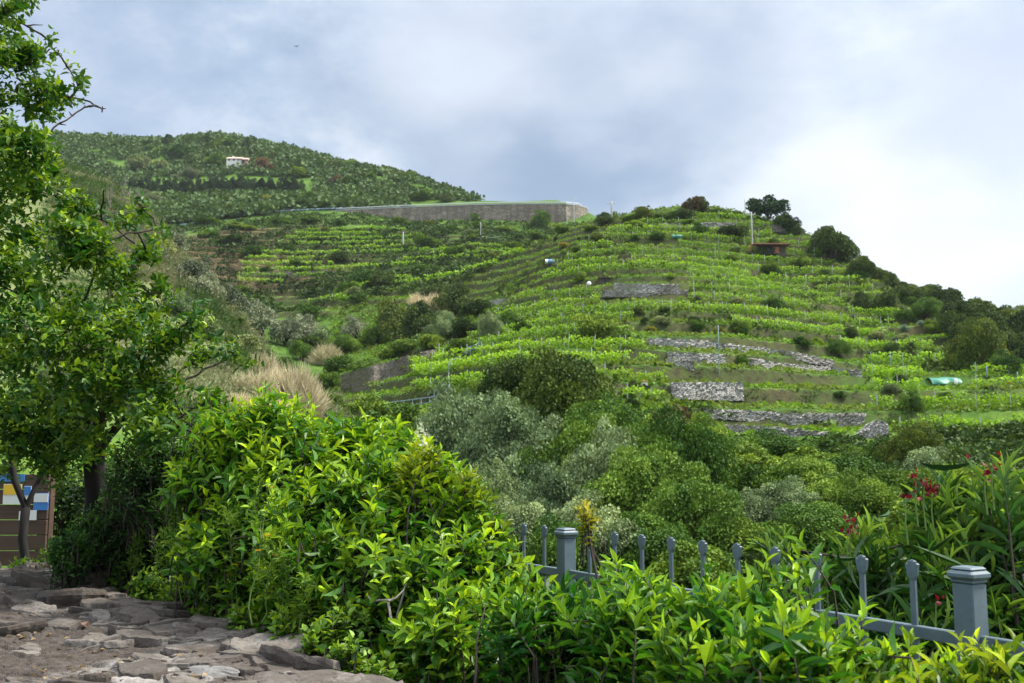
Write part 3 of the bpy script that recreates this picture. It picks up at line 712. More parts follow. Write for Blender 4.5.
o = cover('far_hill_scrub', 52000, lambda i, j: seen[j, i] & (fbm(GX[j, i]/22, gy[j, i]/22, 77, 2) > .29) & ~((gy[j, i] < 440) & (PXS[i] > 400)) & ~((PXS[i] > 128) & (PXS[i] < 312) & (PYG[j, i] > 177) & (PYG[j, i] < 197)), far_j, (col_of(20), col_of(560)), (.6, 5.0), (.04, .085, .024), (.14, .215, .062), 22, .36, pw=3.5)
o['label'] = 'mixed green scrub covering the far hill'
o = cover('slope_scrub', 16000, lambda i, j: seen[j, i] & (fbm(GX[j, i]/16, gy[j, i]/16, 78, 2)+.30*(1-msk[j, i, 0]) > .56) & ((gy[j, i] < 383.5) | (PXS[i] < 300)), (J(225), J(395)), (col_of(130), col_of(640)), (.4, 1.6), (.022, .055, .010), (.11, .17, .025), 18, .5)
o['label'] = 'low green scrub between the back terraces'
o = cover('hill_scrub', 20000, lambda i, j: seen[j, i] & (fbm(GX[j, i]/9, gy[j, i]/9, 79, 2)+.30*(1-msk[j, i, 0]) > .64) & clear(i, j), (J(78), J(240)), (col_of(330), col_of(1120)), (.2, .95), (.02, .05, .008), (.10, .17, .02), 18, .6)
o['label'] = 'weeds and low scrub along the terrace banks'
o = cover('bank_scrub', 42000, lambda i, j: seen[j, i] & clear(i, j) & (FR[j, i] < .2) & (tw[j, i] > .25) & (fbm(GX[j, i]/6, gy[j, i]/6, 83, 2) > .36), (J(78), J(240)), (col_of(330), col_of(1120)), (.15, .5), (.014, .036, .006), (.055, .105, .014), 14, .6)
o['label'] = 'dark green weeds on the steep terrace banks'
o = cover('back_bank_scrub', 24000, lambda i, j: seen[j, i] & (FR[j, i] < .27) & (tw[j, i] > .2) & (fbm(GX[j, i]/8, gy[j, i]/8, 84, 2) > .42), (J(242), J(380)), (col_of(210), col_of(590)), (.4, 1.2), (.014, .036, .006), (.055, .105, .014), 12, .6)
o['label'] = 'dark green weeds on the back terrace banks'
o = cover('hill_grass', 100000, lambda i, j: seen[j, i] & (clear(i, j) | (rg.random(len(i)) < .45)) & ((FR[j, i] > .24) | (tw[j, i] < .3)), (J(78), J(300)), (col_of(330), col_of(1120)), (.10, .36), (.06, .14, .011), (.18, .30, .026), 7, 1.2, 'vine_leaf', flat=1.0, patch=(.13, .17, .035))
o['label'] = 'rough green grass on the terraced hill'
o = cover('slope_grass', 60000, lambda i, j: seen[j, i], (J(38), J(150)), (col_of(40), col_of(345)), (.12, .42), (.09, .14, .05), (.30, .30, .17), 10, 1.3, 'straw', flat=1.5, ratio=.09, patch=(.05, .11, .025))
o['label'] = 'long pale grass on the slope below the olive trees'
o = cover('ravine_scrub', 5200, lambda i, j: gy[j, i] > 0, (J(28), J(88)), (col_of(330), col_of(1150)), (.3, 1.1), (.02, .05, .008), (.09, .15, .025), 60, .34)
o['label'] = 'tangled low scrub filling the ravine'

# ------------------------------------------------------------------ vine rows
def inside(poly, x, y):
    r = np.zeros(np.shape(x), bool); n = len(poly)
    for k in range(n):
        x0, y0 = poly[k]; x1, y1 = poly[(k+1) % n]
        cnd = ((y0 > y) != (y1 > y)) & (x < (x1-x0)*(y-y0)/(y1-y0+1e-9)+x0)
        r ^= cnd
    return r
stake_mb = MB(); stake_mb.box((0, 0, .55), (.07, .07, 2.2), bev=.01); stake_mb.tube([(0, -.02, 1.55), (.0, -.05, 1.72)], .012, 4)
STAKE = stake_mb.mesh('stake', M['stake'])
ROWS = []
def vine_seg(pts, lev, zone, dens, hgt):
    """pts: (n,3) along one terrace"""
    seg = np.linalg.norm(np.diff(pts, axis=0), axis=1); cum = np.concatenate([[0], np.cumsum(seg)])
    Lt = cum[-1]
    if Lt < 5: return
    n = int(Lt*dens)
    s = rg.random(n)*Lt
    base = np.stack([np.interp(s, cum, pts[:, k]) for k in range(3)], -1)
    sd = rnd.randrange(999)
    lum = vnoise(s/1.3, s*0+.5, sd); gap = vnoise(s/5, s*0+.5, sd+3)
    keep = lum+gap*.9 > .55
    s, base, lum = s[keep], base[keep], lum[keep]; n = len(s)
    h = hgt*(.45+.6*lum)
    base[:, 2] += .15+h*rg.random(n)**.75
    base[:, :2] += rg.normal(size=(n, 2))*(.16+.12*lum[:, None])
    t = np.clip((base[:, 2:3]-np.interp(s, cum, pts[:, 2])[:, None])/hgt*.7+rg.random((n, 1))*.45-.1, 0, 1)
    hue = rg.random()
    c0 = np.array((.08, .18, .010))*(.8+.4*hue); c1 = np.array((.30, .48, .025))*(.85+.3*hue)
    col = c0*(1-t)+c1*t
    d = rdir(n); L = (.16+.20*rg.random(n))*(1.0 if zone == 'main' else 1.7)
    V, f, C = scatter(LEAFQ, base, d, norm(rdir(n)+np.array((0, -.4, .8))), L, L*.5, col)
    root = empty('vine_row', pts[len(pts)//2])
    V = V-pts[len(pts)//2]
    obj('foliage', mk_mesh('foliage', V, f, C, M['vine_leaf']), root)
    gapm = rnd.uniform(2.6, 4.5) if zone == 'main' else rnd.uniform(7, 10)
    for q in np.arange(.5, Lt, gapm):
        if rnd.random() < .12: continue
        k = obj('stake', STAKE, root)
        k.location = np.array([np.interp(q, cum, pts[:, a]) for a in range(3)])-pts[len(pts)//2]+np.array((0, -.1, rnd.uniform(-.3, .15)))
        k.rotation_euler = (rnd.uniform(-.05, .05), rnd.uniform(-.06, .06), rnd.random()*3)
    mid = pts[len(pts)//2]; q = proj(*mid)
    ROWS.append((root, zone, lev, q[0], q[1], Lt))
def vine_zone(zone, poly, yr, fracs, dens, hgt, seglen, omit, cols_):
    j0, j1 = J(yr[0]), J(yr[1])
    Sz = S[j0:j1]/STEP[j0:j1]
    base = np.floor(Sz)
    levs = range(int(Sz[:, cols_[0]:cols_[1]].min()), int(Sz[:, cols_[0]:cols_[1]].max())+1)
    for lev in levs:
        for fi, fr in enumerate(fracs):
            if fi and zone == 'main' and rnd.random() < .75: continue
            run = []; want = rnd.randint(*seglen)
            def flush():
                nonlocal run, want
                if len(run) > 9 and rnd.random() > omit:
                    p = np.array(run); kk = np.ones(7)/7
                    if len(p) > 14:
                        for a in (1,):
                            p[3:-3, a] = np.convolve(p[:, a], kk, 'valid')
                        for w in range(len(p)): p[w, 2] = ground(p[w, 0], p[w, 1])
                    vine_seg(p, lev*2+fi, zone, dens, hgt)
                run = []; want = rnd.randint(*seglen)
            last = None
            for i in range(*cols_):
                cr = np.nonzero((Sz[:-1, i] < lev+fr) & (Sz[1:, i] >= lev+fr))[0]
                ok = False
                if len(cr):
                    j = j0+cr[0]
                    x, y, z = GX[j, i], gy[j, i], G[j, i]
                    qx, qy = proj(x, y, z)
                    if inside(poly, np.array(qx), np.array(qy)) and not walled(qx, qy, 1150/y) and fbm(np.array(x/24), np.array(y/16), 55, 2) < .73 and PYG[j, i] <= VIS[j, i]+9 and tw[j, i] > .2 and (last is None or abs(y-last) < 5 or not run):
                        ok = True; last = y
                        run.append((x, y, z))
                if not ok or len(run) >= want: flush()
                if not ok: last = None
            flush()
vine_zone('main', [(352, 412), (372, 386), (470, 340), (530, 290), (590, 238), (640, 222), (700, 214), (790, 224), (830, 262), (905, 312), (935, 350), (1090, 385), (1090, 462), (700, 450), (640, 408), (560, 384), (430, 408)], (84, 240), (.36, .72), 50, 1.5, (50, 115), .05, (col_of(345), col_of(1095)))
vine_zone('back', [(232, 300), (240, 262), (300, 232), (404, 228), (420, 250), (520, 244), (562, 252), (545, 268), (480, 280), (400, 300), (330, 306)], (222, 372), (.38,), 26, 1.6, (16, 34), .18, (col_of(225), col_of(575)))
# ------------------------------------------------------------------ dry stone walls of the terraces
WALLS = []
def stone_wall(label, top, bot, mat='stone', thick=.5, name='stone_wall', rough=.10, fix=None):
    """top / bot: polylines in the photo of the wall's upper and lower edge"""
    top = np.array(top, float); bot = np.array(bot, float)
    n = max(8, int(abs(top[-1, 0]-top[0, 0])/2.0))
    s = np.linspace(0, 1, n)
    def along(pl):
        d = np.concatenate([[0], np.cumsum(np.hypot(*np.diff(pl, axis=0).T)+.01)]); d /= d[-1]
        return np.stack([np.interp(s, d, pl[:, k]) for k in (0, 1)], -1)
    tp, bp = along(top), along(bot)
    Yb = np.array([hit(x, y, 78)[1] for x, y in bp]) if fix is None else np.full(n, fix, float)
    med = np.median(Yb); Yb = np.clip(Yb, med-7, med+7)
    Yb = np.array([np.pad(Yb, 5, 'edge')[k:k+11].min() for k in range(n)]); Yb = np.convolve(np.pad(Yb, 4, 'edge'), np.ones(9)/9, 'valid')-.4
    A = np.array([P(tp[k, 0], tp[k, 1], Yb[k]) for k in range(n)])
    B = np.array([P(bp[k, 0], bp[k, 1], Yb[k]) for k in range(n)])
    nz = 9; rough *= .6; g = np.random.default_rng(len(WALLS)+3)
    rows = []
    for k in range(nz):
        f = k/(nz-1)
        p = B+(A-B)*f; p[:, 2] -= .5*(1-f)
        p[:, 1] += .10*f*(A[:, 2]-B[:, 2])+g.normal(size=n)*.05
        p[:, 2] += g.normal(size=n)*(rough if k == nz-1 else .03)
        rows.append(p)
    bk = rows[-1].copy(); bk[:, 1] += thick; rows.append(bk)
    bb = bk.copy(); bb[:, 2] = rows[0][:, 2]; rows.append(bb)
    V = np.concatenate(rows); m = len(rows)
    i = np.arange(m-1)[:, None]*n; j = np.arange(n-1)[None]
    Fm = np.stack([i+j, i+j+1, i+n+j+1, i+n+j], -1).reshape(-1, 4)
    ends = [np.array([[k*n+e for k in (0, nz-1, nz, nz+1)]]) for e in (0, n-1)]
    org = B[n//2].copy()
    o = obj(name, mk_mesh(name, V-org, [Fm]+ends, None, M[mat])); o.location = org
    tag(o, label, 'stone wall', 'dry stone walls on the terraces')
    WALLS.append(o); return o
stone_wall('long pale grey stone wall standing alone high on the hill under a bank of bushes', [(614, 283), (678, 284)], [(613, 291), (680, 291.5)])
stone_wall('low pale stone footing in front of the high free standing wall', [(602, 290), (688, 289.5)], [(602, 294), (688, 294)])
stone_wall('upper grey stone wall of the stacked set in the middle of the hill', [(649, 337.5), (690, 339), (716, 341)], [(649, 347), (690, 347), (716, 347)])
stone_wall('thin curved stone wall running right from the upper grey wall', [(716, 343), (760, 347), (800, 353), (834, 360)], [(716, 348), (760, 352), (800, 357.5), (834, 363)])
stone_wall('second grey stone wall of the stacked set, partly overgrown', [(668, 352), (726, 354)], [(668, 358.5), (726, 359.5)])
stone_wall('short stone wall beside a dark gap, third of the stacked set', [(667, 359.5), (694, 361)], [(667, 366), (694, 367)])
stone_wall('pale stone wall sweeping down to the right beside the round bush', [(748, 357), (780, 363), (820, 366), (862, 370)], [(748, 362), (780, 368), (820, 373), (862, 376)])
stone_wall('tall stone wall with a slanting grassy stair across its face', [(671, 382), (744, 382)], [(672, 394), (744, 396)])
stone_wall('long low stone wall on the lower terraces, ragged on top', [(704, 408), (760, 411), (800, 414), (867, 413)], [(704, 413), (760, 417), (800, 421), (860, 425)])
stone_wall('lowest stone wall of the hill above the scrub', [(713, 424), (760, 426), (829, 432)], [(713, 432), (760, 433), (829, 436)])
stone_wall('small stepped stone wall at the end of the low walls', [(857, 434), (868, 424), (880, 419), (889, 424)], [(857, 438), (868, 438), (880, 438), (889, 438)])
stone_wall('old brown stone wall climbing at the mouth of the gully', [(340, 375), (362, 368), (380, 364), (408, 355)], [(342, 391), (362, 388), (380, 382), (408, 371)], 'stone_old')
stone_wall('old stone wall below the pale stakes left of the hill', [(420, 352), (450, 346), (470, 343)], [(420, 358), (450, 351), (470, 348)], 'stone_old')
stone_wall('dark stone wall on the back terraces beside bare soil', [(238, 272), (330, 271)], [(238, 277), (330, 276)], 'stone_old')
stone_wall('short pale stone wall at the grassy saddle below the blue tank', [(488, 300), (512, 298)], [(487, 304), (512, 302)])
stone_wall('crest stone wall under the umbrella pine', [(764, 224), (800, 228)], [(764, 228), (800, 233)], 'stone_old')
stone_wall('low crest stone wall below the russet tree', [(660, 223), (735, 222)], [(660, 226), (735, 226)])

# ------------------------------------------------------------------ the road on its retaining wall
tp = [(300, 213.5, 392), (345, 209.5, 388), (410, 206.5, 386), (480, 204, 385), (530, 203.4, 385), (566, 203.6, 386), (579, 205, 390), (586, 207.5, 398), (588, 209, 412)]
A = []
for a, b in zip(tp[:-1], tp[1:]):
    for k in range(10): f = k/10; A.append([a[q]*(1-f)+b[q]*f for q in range(3)])
A.append(tp[-1])
T = np.array([P(*a) for a in A]); T[:, 2] = np.convolve(np.pad(T[:, 2], 5, 'edge'), np.ones(11)/11, 'valid')
H = np.interp([a[0] for a in A], [300, 345, 480, 560, 590], [2.5, 4.5, 8.5, 11, 12])
root = empty('retaining_wall', T[40]); org = T[40]
def ribbon(rows):
    V = np.concatenate(rows); n = len(rows[0]); i = np.arange(len(rows)-1)[:, None]*n; j = np.arange(n-1)[None]
    return V, np.stack([i+j, i+j+1, i+n+j+1, i+n+j], -1).reshape(-1, 4)
B0 = T.copy(); B0[:, 2] -= H; B0[:, 1] -= .6
Bk = T.copy(); Bk[:, 1] += .8
nrm2 = np.gradient(T[:, :2], axis=0); nrm2 = np.stack([-nrm2[:, 1], nrm2[:, 0]], -1); nrm2 /= np.linalg.norm(nrm2, axis=1)[:, None]
Bk = T.copy(); Bk[:, :2] += nrm2*.7
Bb = Bk.copy(); Bb[:, 2] -= H
V, Fm = ribbon([B0-org, T-org, Bk-org, Bb-org]); obj('wall_face', mk_mesh('wall_face', V, Fm, None, M['concrete']), root)
def off(d, dz): q = T.copy(); q[:, :2] += nrm2*d; q[:, 2] += dz; return q-org
V, Fm = ribbon([off(-.15, -.35), off(-.15, .02), off(.75, .02), off(.75, -.35)]); obj('coping', mk_mesh('coping', V, Fm, None, M['pole']), root)
tag(root, 'long brown masonry retaining wall carrying the road round the far hill', 'retaining wall')
V, Fm = ribbon([off(.75, -.3), off(7, -.3), off(7, -2)]); o = obj('road', mk_mesh('road', V+org, Fm, None, M['asphalt'])); tag(o, None, None, None, 'structure')
def rail(label, pts, posts=True, h=.75, mat='metal', beam=.32):
    root = empty('guard_rail', pts[len(pts)//2]); org = np.array(pts[len(pts)//2])
    pts = np.array(pts)-org
    up = np.array((0, 0, h))
    V, Fm = ribbon([pts+up-(0, 0, beam), pts+up-(0, .06, beam/2), pts+up, pts+up+(0, .06, 0), pts+up+(0, .06, -beam)]); obj('beam', mk_mesh('beam', V, Fm, None, M[mat]), root)
    mb0 = MB(); mb0.box((0, 0, h/2-.1), (.1, .1, h+.2), bev=.01); pm = mb0.mesh('post', M[mat])
    for k in range(0, len(pts), max(1, len(pts)//24)): q = obj('post', pm, root); q.location = pts[k]+(0, .05, 0)
    return tag(root, label, 'guard rail')
rail('grey guard rail along the top of the road retaining wall', [t+np.array((0, .3, .03)) for t in T[8:66]])
rail('pale blue grey guard rail on the road left of the retaining wall', [hit(px, py)+np.array((0, 0, .6)) for px, py in zip(np.linspace(268, 342, 30), np.linspace(215, 211.5, 30))], h=1.0, mat='rail_blue')
rail('short guard rail on the road bend above the olive trees', [P(px, py+1.5, 398) for px, py in zip(np.linspace(150, 193, 20), np.linspace(229, 223.5, 20))], h=1.1, mat='rail_blue', beam=.7)

# ------------------------------------------------------------------ poles
def pole(label, px, top, foot, Y=None, r=.13, arm=True, name='utility_pole', mat='pole', guard=False):
    p = hit(px, foot) if Y is None else P(px, foot, Y)
    Hh = P(px, top, p[1])[2]-p[2]
    root = empty(name, p)
    mb = MB(); mb.tube([(0, 0, -.6), (0, 0, Hh*.5), (0, 0, Hh)], [r, r*.85, r*.65], 10); mb.build('shaft', M[mat], root, True)
    if arm:
        mb = MB(); mb.box((0, 0, Hh-.5), (1.5*r*6, .12, .12), bev=.02); mb.build('crossarm', M['metal'], root)
        for s in (-1, 1):
            mb = MB(); mb.lathe((s*r*3.6, 0, Hh-.44), [(.03, 0), (.08, .05), (.05, .12), (.08, .18), (.01, .26)], 8); mb.build('insulator', M['white'], root, True)
    return tag(root, label, 'utility pole' if name == 'utility_pole' else 'pole')
pole('tall pale utility pole standing beside the red roofed shed', 752.4, 212, 250, r=.19)
pole('thin pole on the crest just behind the umbrella pine', 745.5, 199, 219, r=.13, arm=False, name='thin_pole')
pole('grey pole with crossarm on the skyline between wall and hilltop', 611.7, 201, 219, r=.24)
pole('pale pole in front of the rounded end of the retaining wall', 574, 198, 226, r=.22)
pole('thinner pale pole near the end of the retaining wall', 567, 207, 226, r=.14, arm=False)
pole('short pale pole beside the stone paving on the saddle', 480.6, 222, 240, r=.15, arm=False)
pole('stout pale post at the end of the striped back terraces', 403, 232, 248, r=.28, arm=False, name='concrete_post')
pole('slim tall grey pole in front of the stacked stone walls', 719.5, 325, 378, r=.055, arm=False, name='thin_pole', mat='rail_blue')
pole('slim pole among vines on the lower right terraces', 891, 352, 372, r=.06, arm=False, name='thin_pole', mat='rail_blue')
pole('short teal post at the foot of the right wood', 987, 366, 378, r=.09, arm=False, name='teal_post', mat='rail_blue')
pole('teal post beside the lime bush', 1018, 372, 384, r=.09, arm=False, name='teal_post', mat='rail_blue')

# ------------------------------------------------------------------ house, shed and small things on the hill
def house(px, py, w, h, Y, label):
    p = P(px, py, Y); W = w*Y/F; Hh = h*Y/F
    root = empty('hill_house', p)
    mb = MB(); mb.box((0, 3, Hh*.5-2), (W, 7, Hh+4)); mb.build('wall', M['plaster'], root)
    mb = MB(); mb.box((W*.62, 3.6, Hh*.35-2), (W*.55, 6, Hh*.7+4)); mb.build('wing', M['pink'], root)
    for cx, ww, zt, nm in ((0, W, Hh, 'roof'), (W*.62, W*.55, Hh*.7, 'roof')):
        x0, x1 = cx-ww/2-.4, cx+ww/2+.4
        V = np.array([(x0, -.9, zt), (x1, -.9, zt), (x1, 7, zt), (x0, 7, zt), (x0, 3, zt+1.9), (x1, 3, zt+1.9), (x0, -.9, zt-.25), (x1, -.9, zt-.25), (x1, 7, zt-.25), (x0, 7, zt-.25)])
        r = obj(nm, mk_mesh(nm, V, [np.array([(0, 1, 5, 4), (2, 3, 4, 5), (6, 7, 1, 0), (8, 9, 3, 2), (6, 9, 8, 7)]), np.array([(0, 4, 3), (1, 2, 5)])], None, M['tile']), root)
    mb = MB(); mb.box((-W*.2, 4, Hh+2), (.8, .8, 1.6), bev=.05); mb.build('chimney', M['plaster'], r)
    for k, x in enumerate((-.32, 0, .3)):
        mb = MB(); mb.box((x*W, -.52, Hh*.55), (1.2, .1, 1.2), bev=.02); fr = mb.build('window', M['tile'], root)
        mb = MB(); mb.box((x*W, -.585, Hh*.55), (.9, .05, .9)); mb.build('pane', M['glass'], fr)
    mb = MB(); mb.box((W*.62, .55, Hh*.2), (1.2, .1, 2.2), bev=.02); mb.build('door', M['rust'], root)
    return tag(root, label, 'house')
house(234, 161.5, 15, 2.9, 545, 'white house with pink wing and clay roof alone on the far hill')
house(285, 214, 12, 5, 395, 'low pale house beside the road bend')
p = hit(768, 254); root = empty('terrace_shed', p); Yh = p[1]; u = Yh/F
mb = MB(); mb.box((3*u, 2, 4*u-.8), (31*u, 4, 8*u+1.2)); mb.build('wall', M['stone_old'], root)
mb = MB(); mb.box((-16*u, -.35, 3.5*u), (9*u, .3, 8*u), bev=.03); mb.build('front_board', M['orange'], root)
mb = MB(); mb.box((9*u, -.25, 3.2*u), (4*u, .3, 7*u), bev=.03); mb.build('front_board', M['orange'], root)
mb = MB(); mb.box((-1*u, -.22, 3.5*u), (11*u, .3, 6*u)); mb.build('opening', M['dark'], root)
mb = MB(); mb.box((2*u, .8, 9*u), (38*u, 6.5, .22), rx=.10, bev=.04)
for k in range(16): mb.box((2*u-18*u+k*2.4*u, .8, 9*u+.13), (.12, 6.4, .08), rx=.10)
mb.build('roof', M['rust'], root)
tag(root, 'red roofed shed with orange boards on the upper terraces', 'shed')
# teal tarpaulin over a heap
p = hit(947, 384); u = p[1]/F
gx, gz = np.meshgrid(np.linspace(-15*u, 15*u, 40), np.linspace(0, 1, 14))
hh = 8.5*u*(1+.18*(vnoise(gx*1.4, gz*0, 4)-.5))
Zt_ = hh*np.sin(np.clip(gz*1.25, 0, 1)*math.pi/2)-.3; Yt = gz**1.5*2.2-.3+.16*np.sin(gx*3+gz*3)
ii = np.arange(gx.size).reshape(gx.shape); Fm = np.stack([ii[:-1, :-1], ii[:-1, 1:], ii[1:, 1:], ii[1:, :-1]], -1).reshape(-1, 4)
o = obj('tarpaulin', mk_mesh('tarpaulin', np.stack([gx, Yt, Zt_], -1).reshape(-1, 3), Fm, None, M['teal'], True)); o.location = p
md = o.modifiers.new('s', 'SOLIDIFY'); md.thickness = .03
tag(o, 'bright teal green tarpaulin draped over a heap on the right terraces', 'tarpaulin')
def sack(label, px, py, w, h, mat, name, cat):
    p = hit(px, py); u = p[1]/F; mb = MB()
    a = w*u/2; mb.lathe((0, 0, -.1), [(.02, 0), (a*.9, .02), (a, h*u*.35), (a*.85, h*u*.75), (a*.4, h*u), (.02, h*u*1.02)], 10)
    o = mb.build(name, M[mat], None, True); o.location = p; o.scale = (1, .7, 1); return tag(o, label, cat)
sack('white sack leaning against the teal tarpaulin', 956, 385, 4, 6, 'white', 'sack', 'sack')
sack('small white sack on the bank left of the high stone wall', 589, 286, 5, 4, 'white', 'sack', 'sack')
def tank(label, px, py, w, h, mat, cap):
    p = hit(px, py); u = p[1]/F; root = empty('water_tank', p); a = h*u/2; mb = MB()
    mb.tube([(-w*u/2, 0, a), (-w*u*.45, 0, a), (w*u*.45, 0, a), (w*u/2, 0, a)], [a*.7, a, a, a*.7], 14); mb.build('body', M[mat], root, True)
    mb = MB(); mb.tube([(-w*u*.53, 0, a), (-w*u*.25, 0, a)], [a*1.02, a*1.02], 14); mb.build('end', M[cap], root, True)
    return tag(root, label, 'water tank')
tank('blue water tank with a white end on the grassy saddle', 550, 267, 9, 5, 'blue', 'white')
tank('small dark teal tank below the crest bushes', 677, 240, 10, 4, 'teal', 'teal')
# stone hut dark
p = hit(604, 284); u = p[1]/F; root = empty('tool_hut', p)
mb = MB(); mb.box((0, 1, 3*u), (10*u, 2, 6*u+.4), bev=.05); mb.build('wall', M['board'], root)
mb = MB(); mb.box((0, 1, 6.4*u+.12), (11.5*u, 2.6, .15), rx=.08, bev=.03); mb.build('roof', M['asphalt'], root)
mb = MB(); mb.box((1.5*u, -.03, 2.4*u), (3*u, .06, 4.6*u)); mb.build('door', M['dark'], root)
tag(root, 'small dark tool hut beside the high free standing stone wall', 'hut')
# paving and low white railing on the saddle
def hand_rail(label, pts, h, mat='rail_blue', r=.05, step=2, name='hand_rail'):
    pts = np.array(pts); org = pts[len(pts)//2].copy(); pts = pts-org; root = empty(name, org)
    up = np.array((0, 0, h)); mb = MB(); mb.tube(pts+up, r, 6); mb.build('top_rail', M[mat], root, True)
    mb = MB(); mb.tube(pts+up*.5, r*.7, 6); mb.build('middle_rail', M[mat], root, True)
    for k in range(0, len(pts), step):
        mb = MB(); mb.tube([pts[k]-(0, 0, .4), pts[k]+up], r, 6); mb.build('post', M[mat], root, True)
    return tag(root, label, 'railing')
hand_rail('pale low railing along the paved saddle below the road wall', [hit(x, y) for x, y in zip(np.linspace(477, 500, 12), np.linspace(242, 241, 12))], 1.0, 'stake', .05)
hand_rail('grey blue handrail on the path at the foot of the terraces', [P(x, y, 99+.02*(441-x)) for x, y in zip(np.linspace(378, 434, 14), np.linspace(414, 407, 14))], 1.0)
hand_rail('thin blue grey pipe rail climbing the terraces left of the big oak', [hit(x, y, 80)+np.array((0, -.6, .4)) for x, y in zip(np.linspace(449, 484, 14), np.linspace(375, 350, 14))], .9, 'rail_blue', .035, 4)
hand_rail('blue grey handrail stretch rising past the big ravine oak', [P(x, y, 96) for x, y in zip(np.linspace(434, 449, 5), np.linspace(402, 394, 5))], 1.0)
# path slabs
for lab, pp in (('path_lower', [(352, 417), (400, 413), (440, 408)]), ('path_saddle', [(500, 240), (520, 243), (542, 248)])):
    pass
q = [hit(x, y) for x, y in zip(np.linspace(504, 541, 16), np.linspace(238, 248, 16))]; q = np.array(q)
V, Fm = ribbon([q+(0, -.9, .12), q+(0, .9, .35), q+(0, .9, -1), ]); o = obj('footpath', mk_mesh('footpath', V, Fm, None, M['pole'])); tag(o, None, None, None, 'structure')
# agaves
def agave(px, py, w, label):
    p = hit(px, py); u = p[1]/F; n = 26
    ph = np.arange(n)*2.4; el_ = np.linspace(.25, 1.35, n)
    d = np.stack([np.cos(ph)*np.cos(el_), np.sin(ph)*np.cos(el_), np.sin(el_)], -1)
    nn = np.stack([-np.cos(ph)*np.sin(el_), -np.sin(ph)*np.sin(el_), np.cos(el_)], -1)
    L = np.full(n, w*u*.55)*(.8+.3*rg.random(n)); Cc = np.tile((.16, .25, .22), (n, 1))*(.8+.4*rg.random((n, 1)))
    V, f, C = scatter(leaf_tpl(3, .35, -.12, 'lance'), np.tile((0, 0, .05), (n, 1)), d, nn, L, L*.10, Cc)
    o = obj('agave', mk_mesh('agave', V, f, C, M['leaf_dull'])); o.location = p; tag(o, label, 'agave', 'agaves on the bank')
agave(905, 332, 13, 'larger blue grey agave of the pair on the bank by the right wood')
agave(921, 326, 11, 'smaller blue grey agave nearer the right wood')
def palm(px, py, w, h, label):
    p = hit(px, py); u = p[1]/F; root = empty('small_palm', p); mb = MB(); mb.tube([(0, 0, -.3), (0, 0, h*u*.5)], [.14, .12], 8, jit=.2); mb.build('trunk', M['bark'], root)
    n = 30; d = norm(rg.normal(size=(n, 3))+np.array((0, 0, .6))); L = np.full(n, w*u*.55)
    V, f, C = scatter(leaf_tpl(3, .2, .5, 'lance'), np.tile((0, 0, h*u*.5), (n, 1)), d, norm(np.array((0, 0, 1.))-d*.3), L, L*.14, np.tile((.06, .11, .03), (n, 1))*(.7+.6*rg.random((n, 1))))
    obj('crown', mk_mesh('crown', V, f, C, M['leaf_dull']), root); tag(root, label, 'palm')
palm(912, 356, 14, 18, 'small palm on the dry bank below the agaves')
# small orange topped box among vines
p = hit(644, 391); u = p[1]/F; root = empty('beehive_box', p)
mb = MB(); mb.box((0, 0, 2*u), (7*u, .5, 4*u), bev=.02); mb.build('box', M['white'], root)
mb = MB(); mb.box((0, 0, 4.2*u), (8*u, .6, .12), bev=.02); mb.build('lid', M['orange'], root)
tag(root, 'low white box with an orange lid among the vines', 'box')
# overhead: a bird far up
p = P(296, 46, 120); V = np.array([(0, 0, 0), (-.5, .1, .18), (-.25, .18, .1), (.5, .1, .18), (.25, .18, .1), (0, .3, 0), (0, -.15, 0), (0, .05, -.06)])
o = obj('flying_bird', mk_mesh('flying_bird', V, [np.array([(0, 1, 2), (0, 4, 3), (6, 0, 7), (0, 5, 7), (0, 2, 5), (0, 5, 4)])], None, M['dark'])); o.location = p
tag(o, 'small dark bird flying high in the grey sky', 'bird')
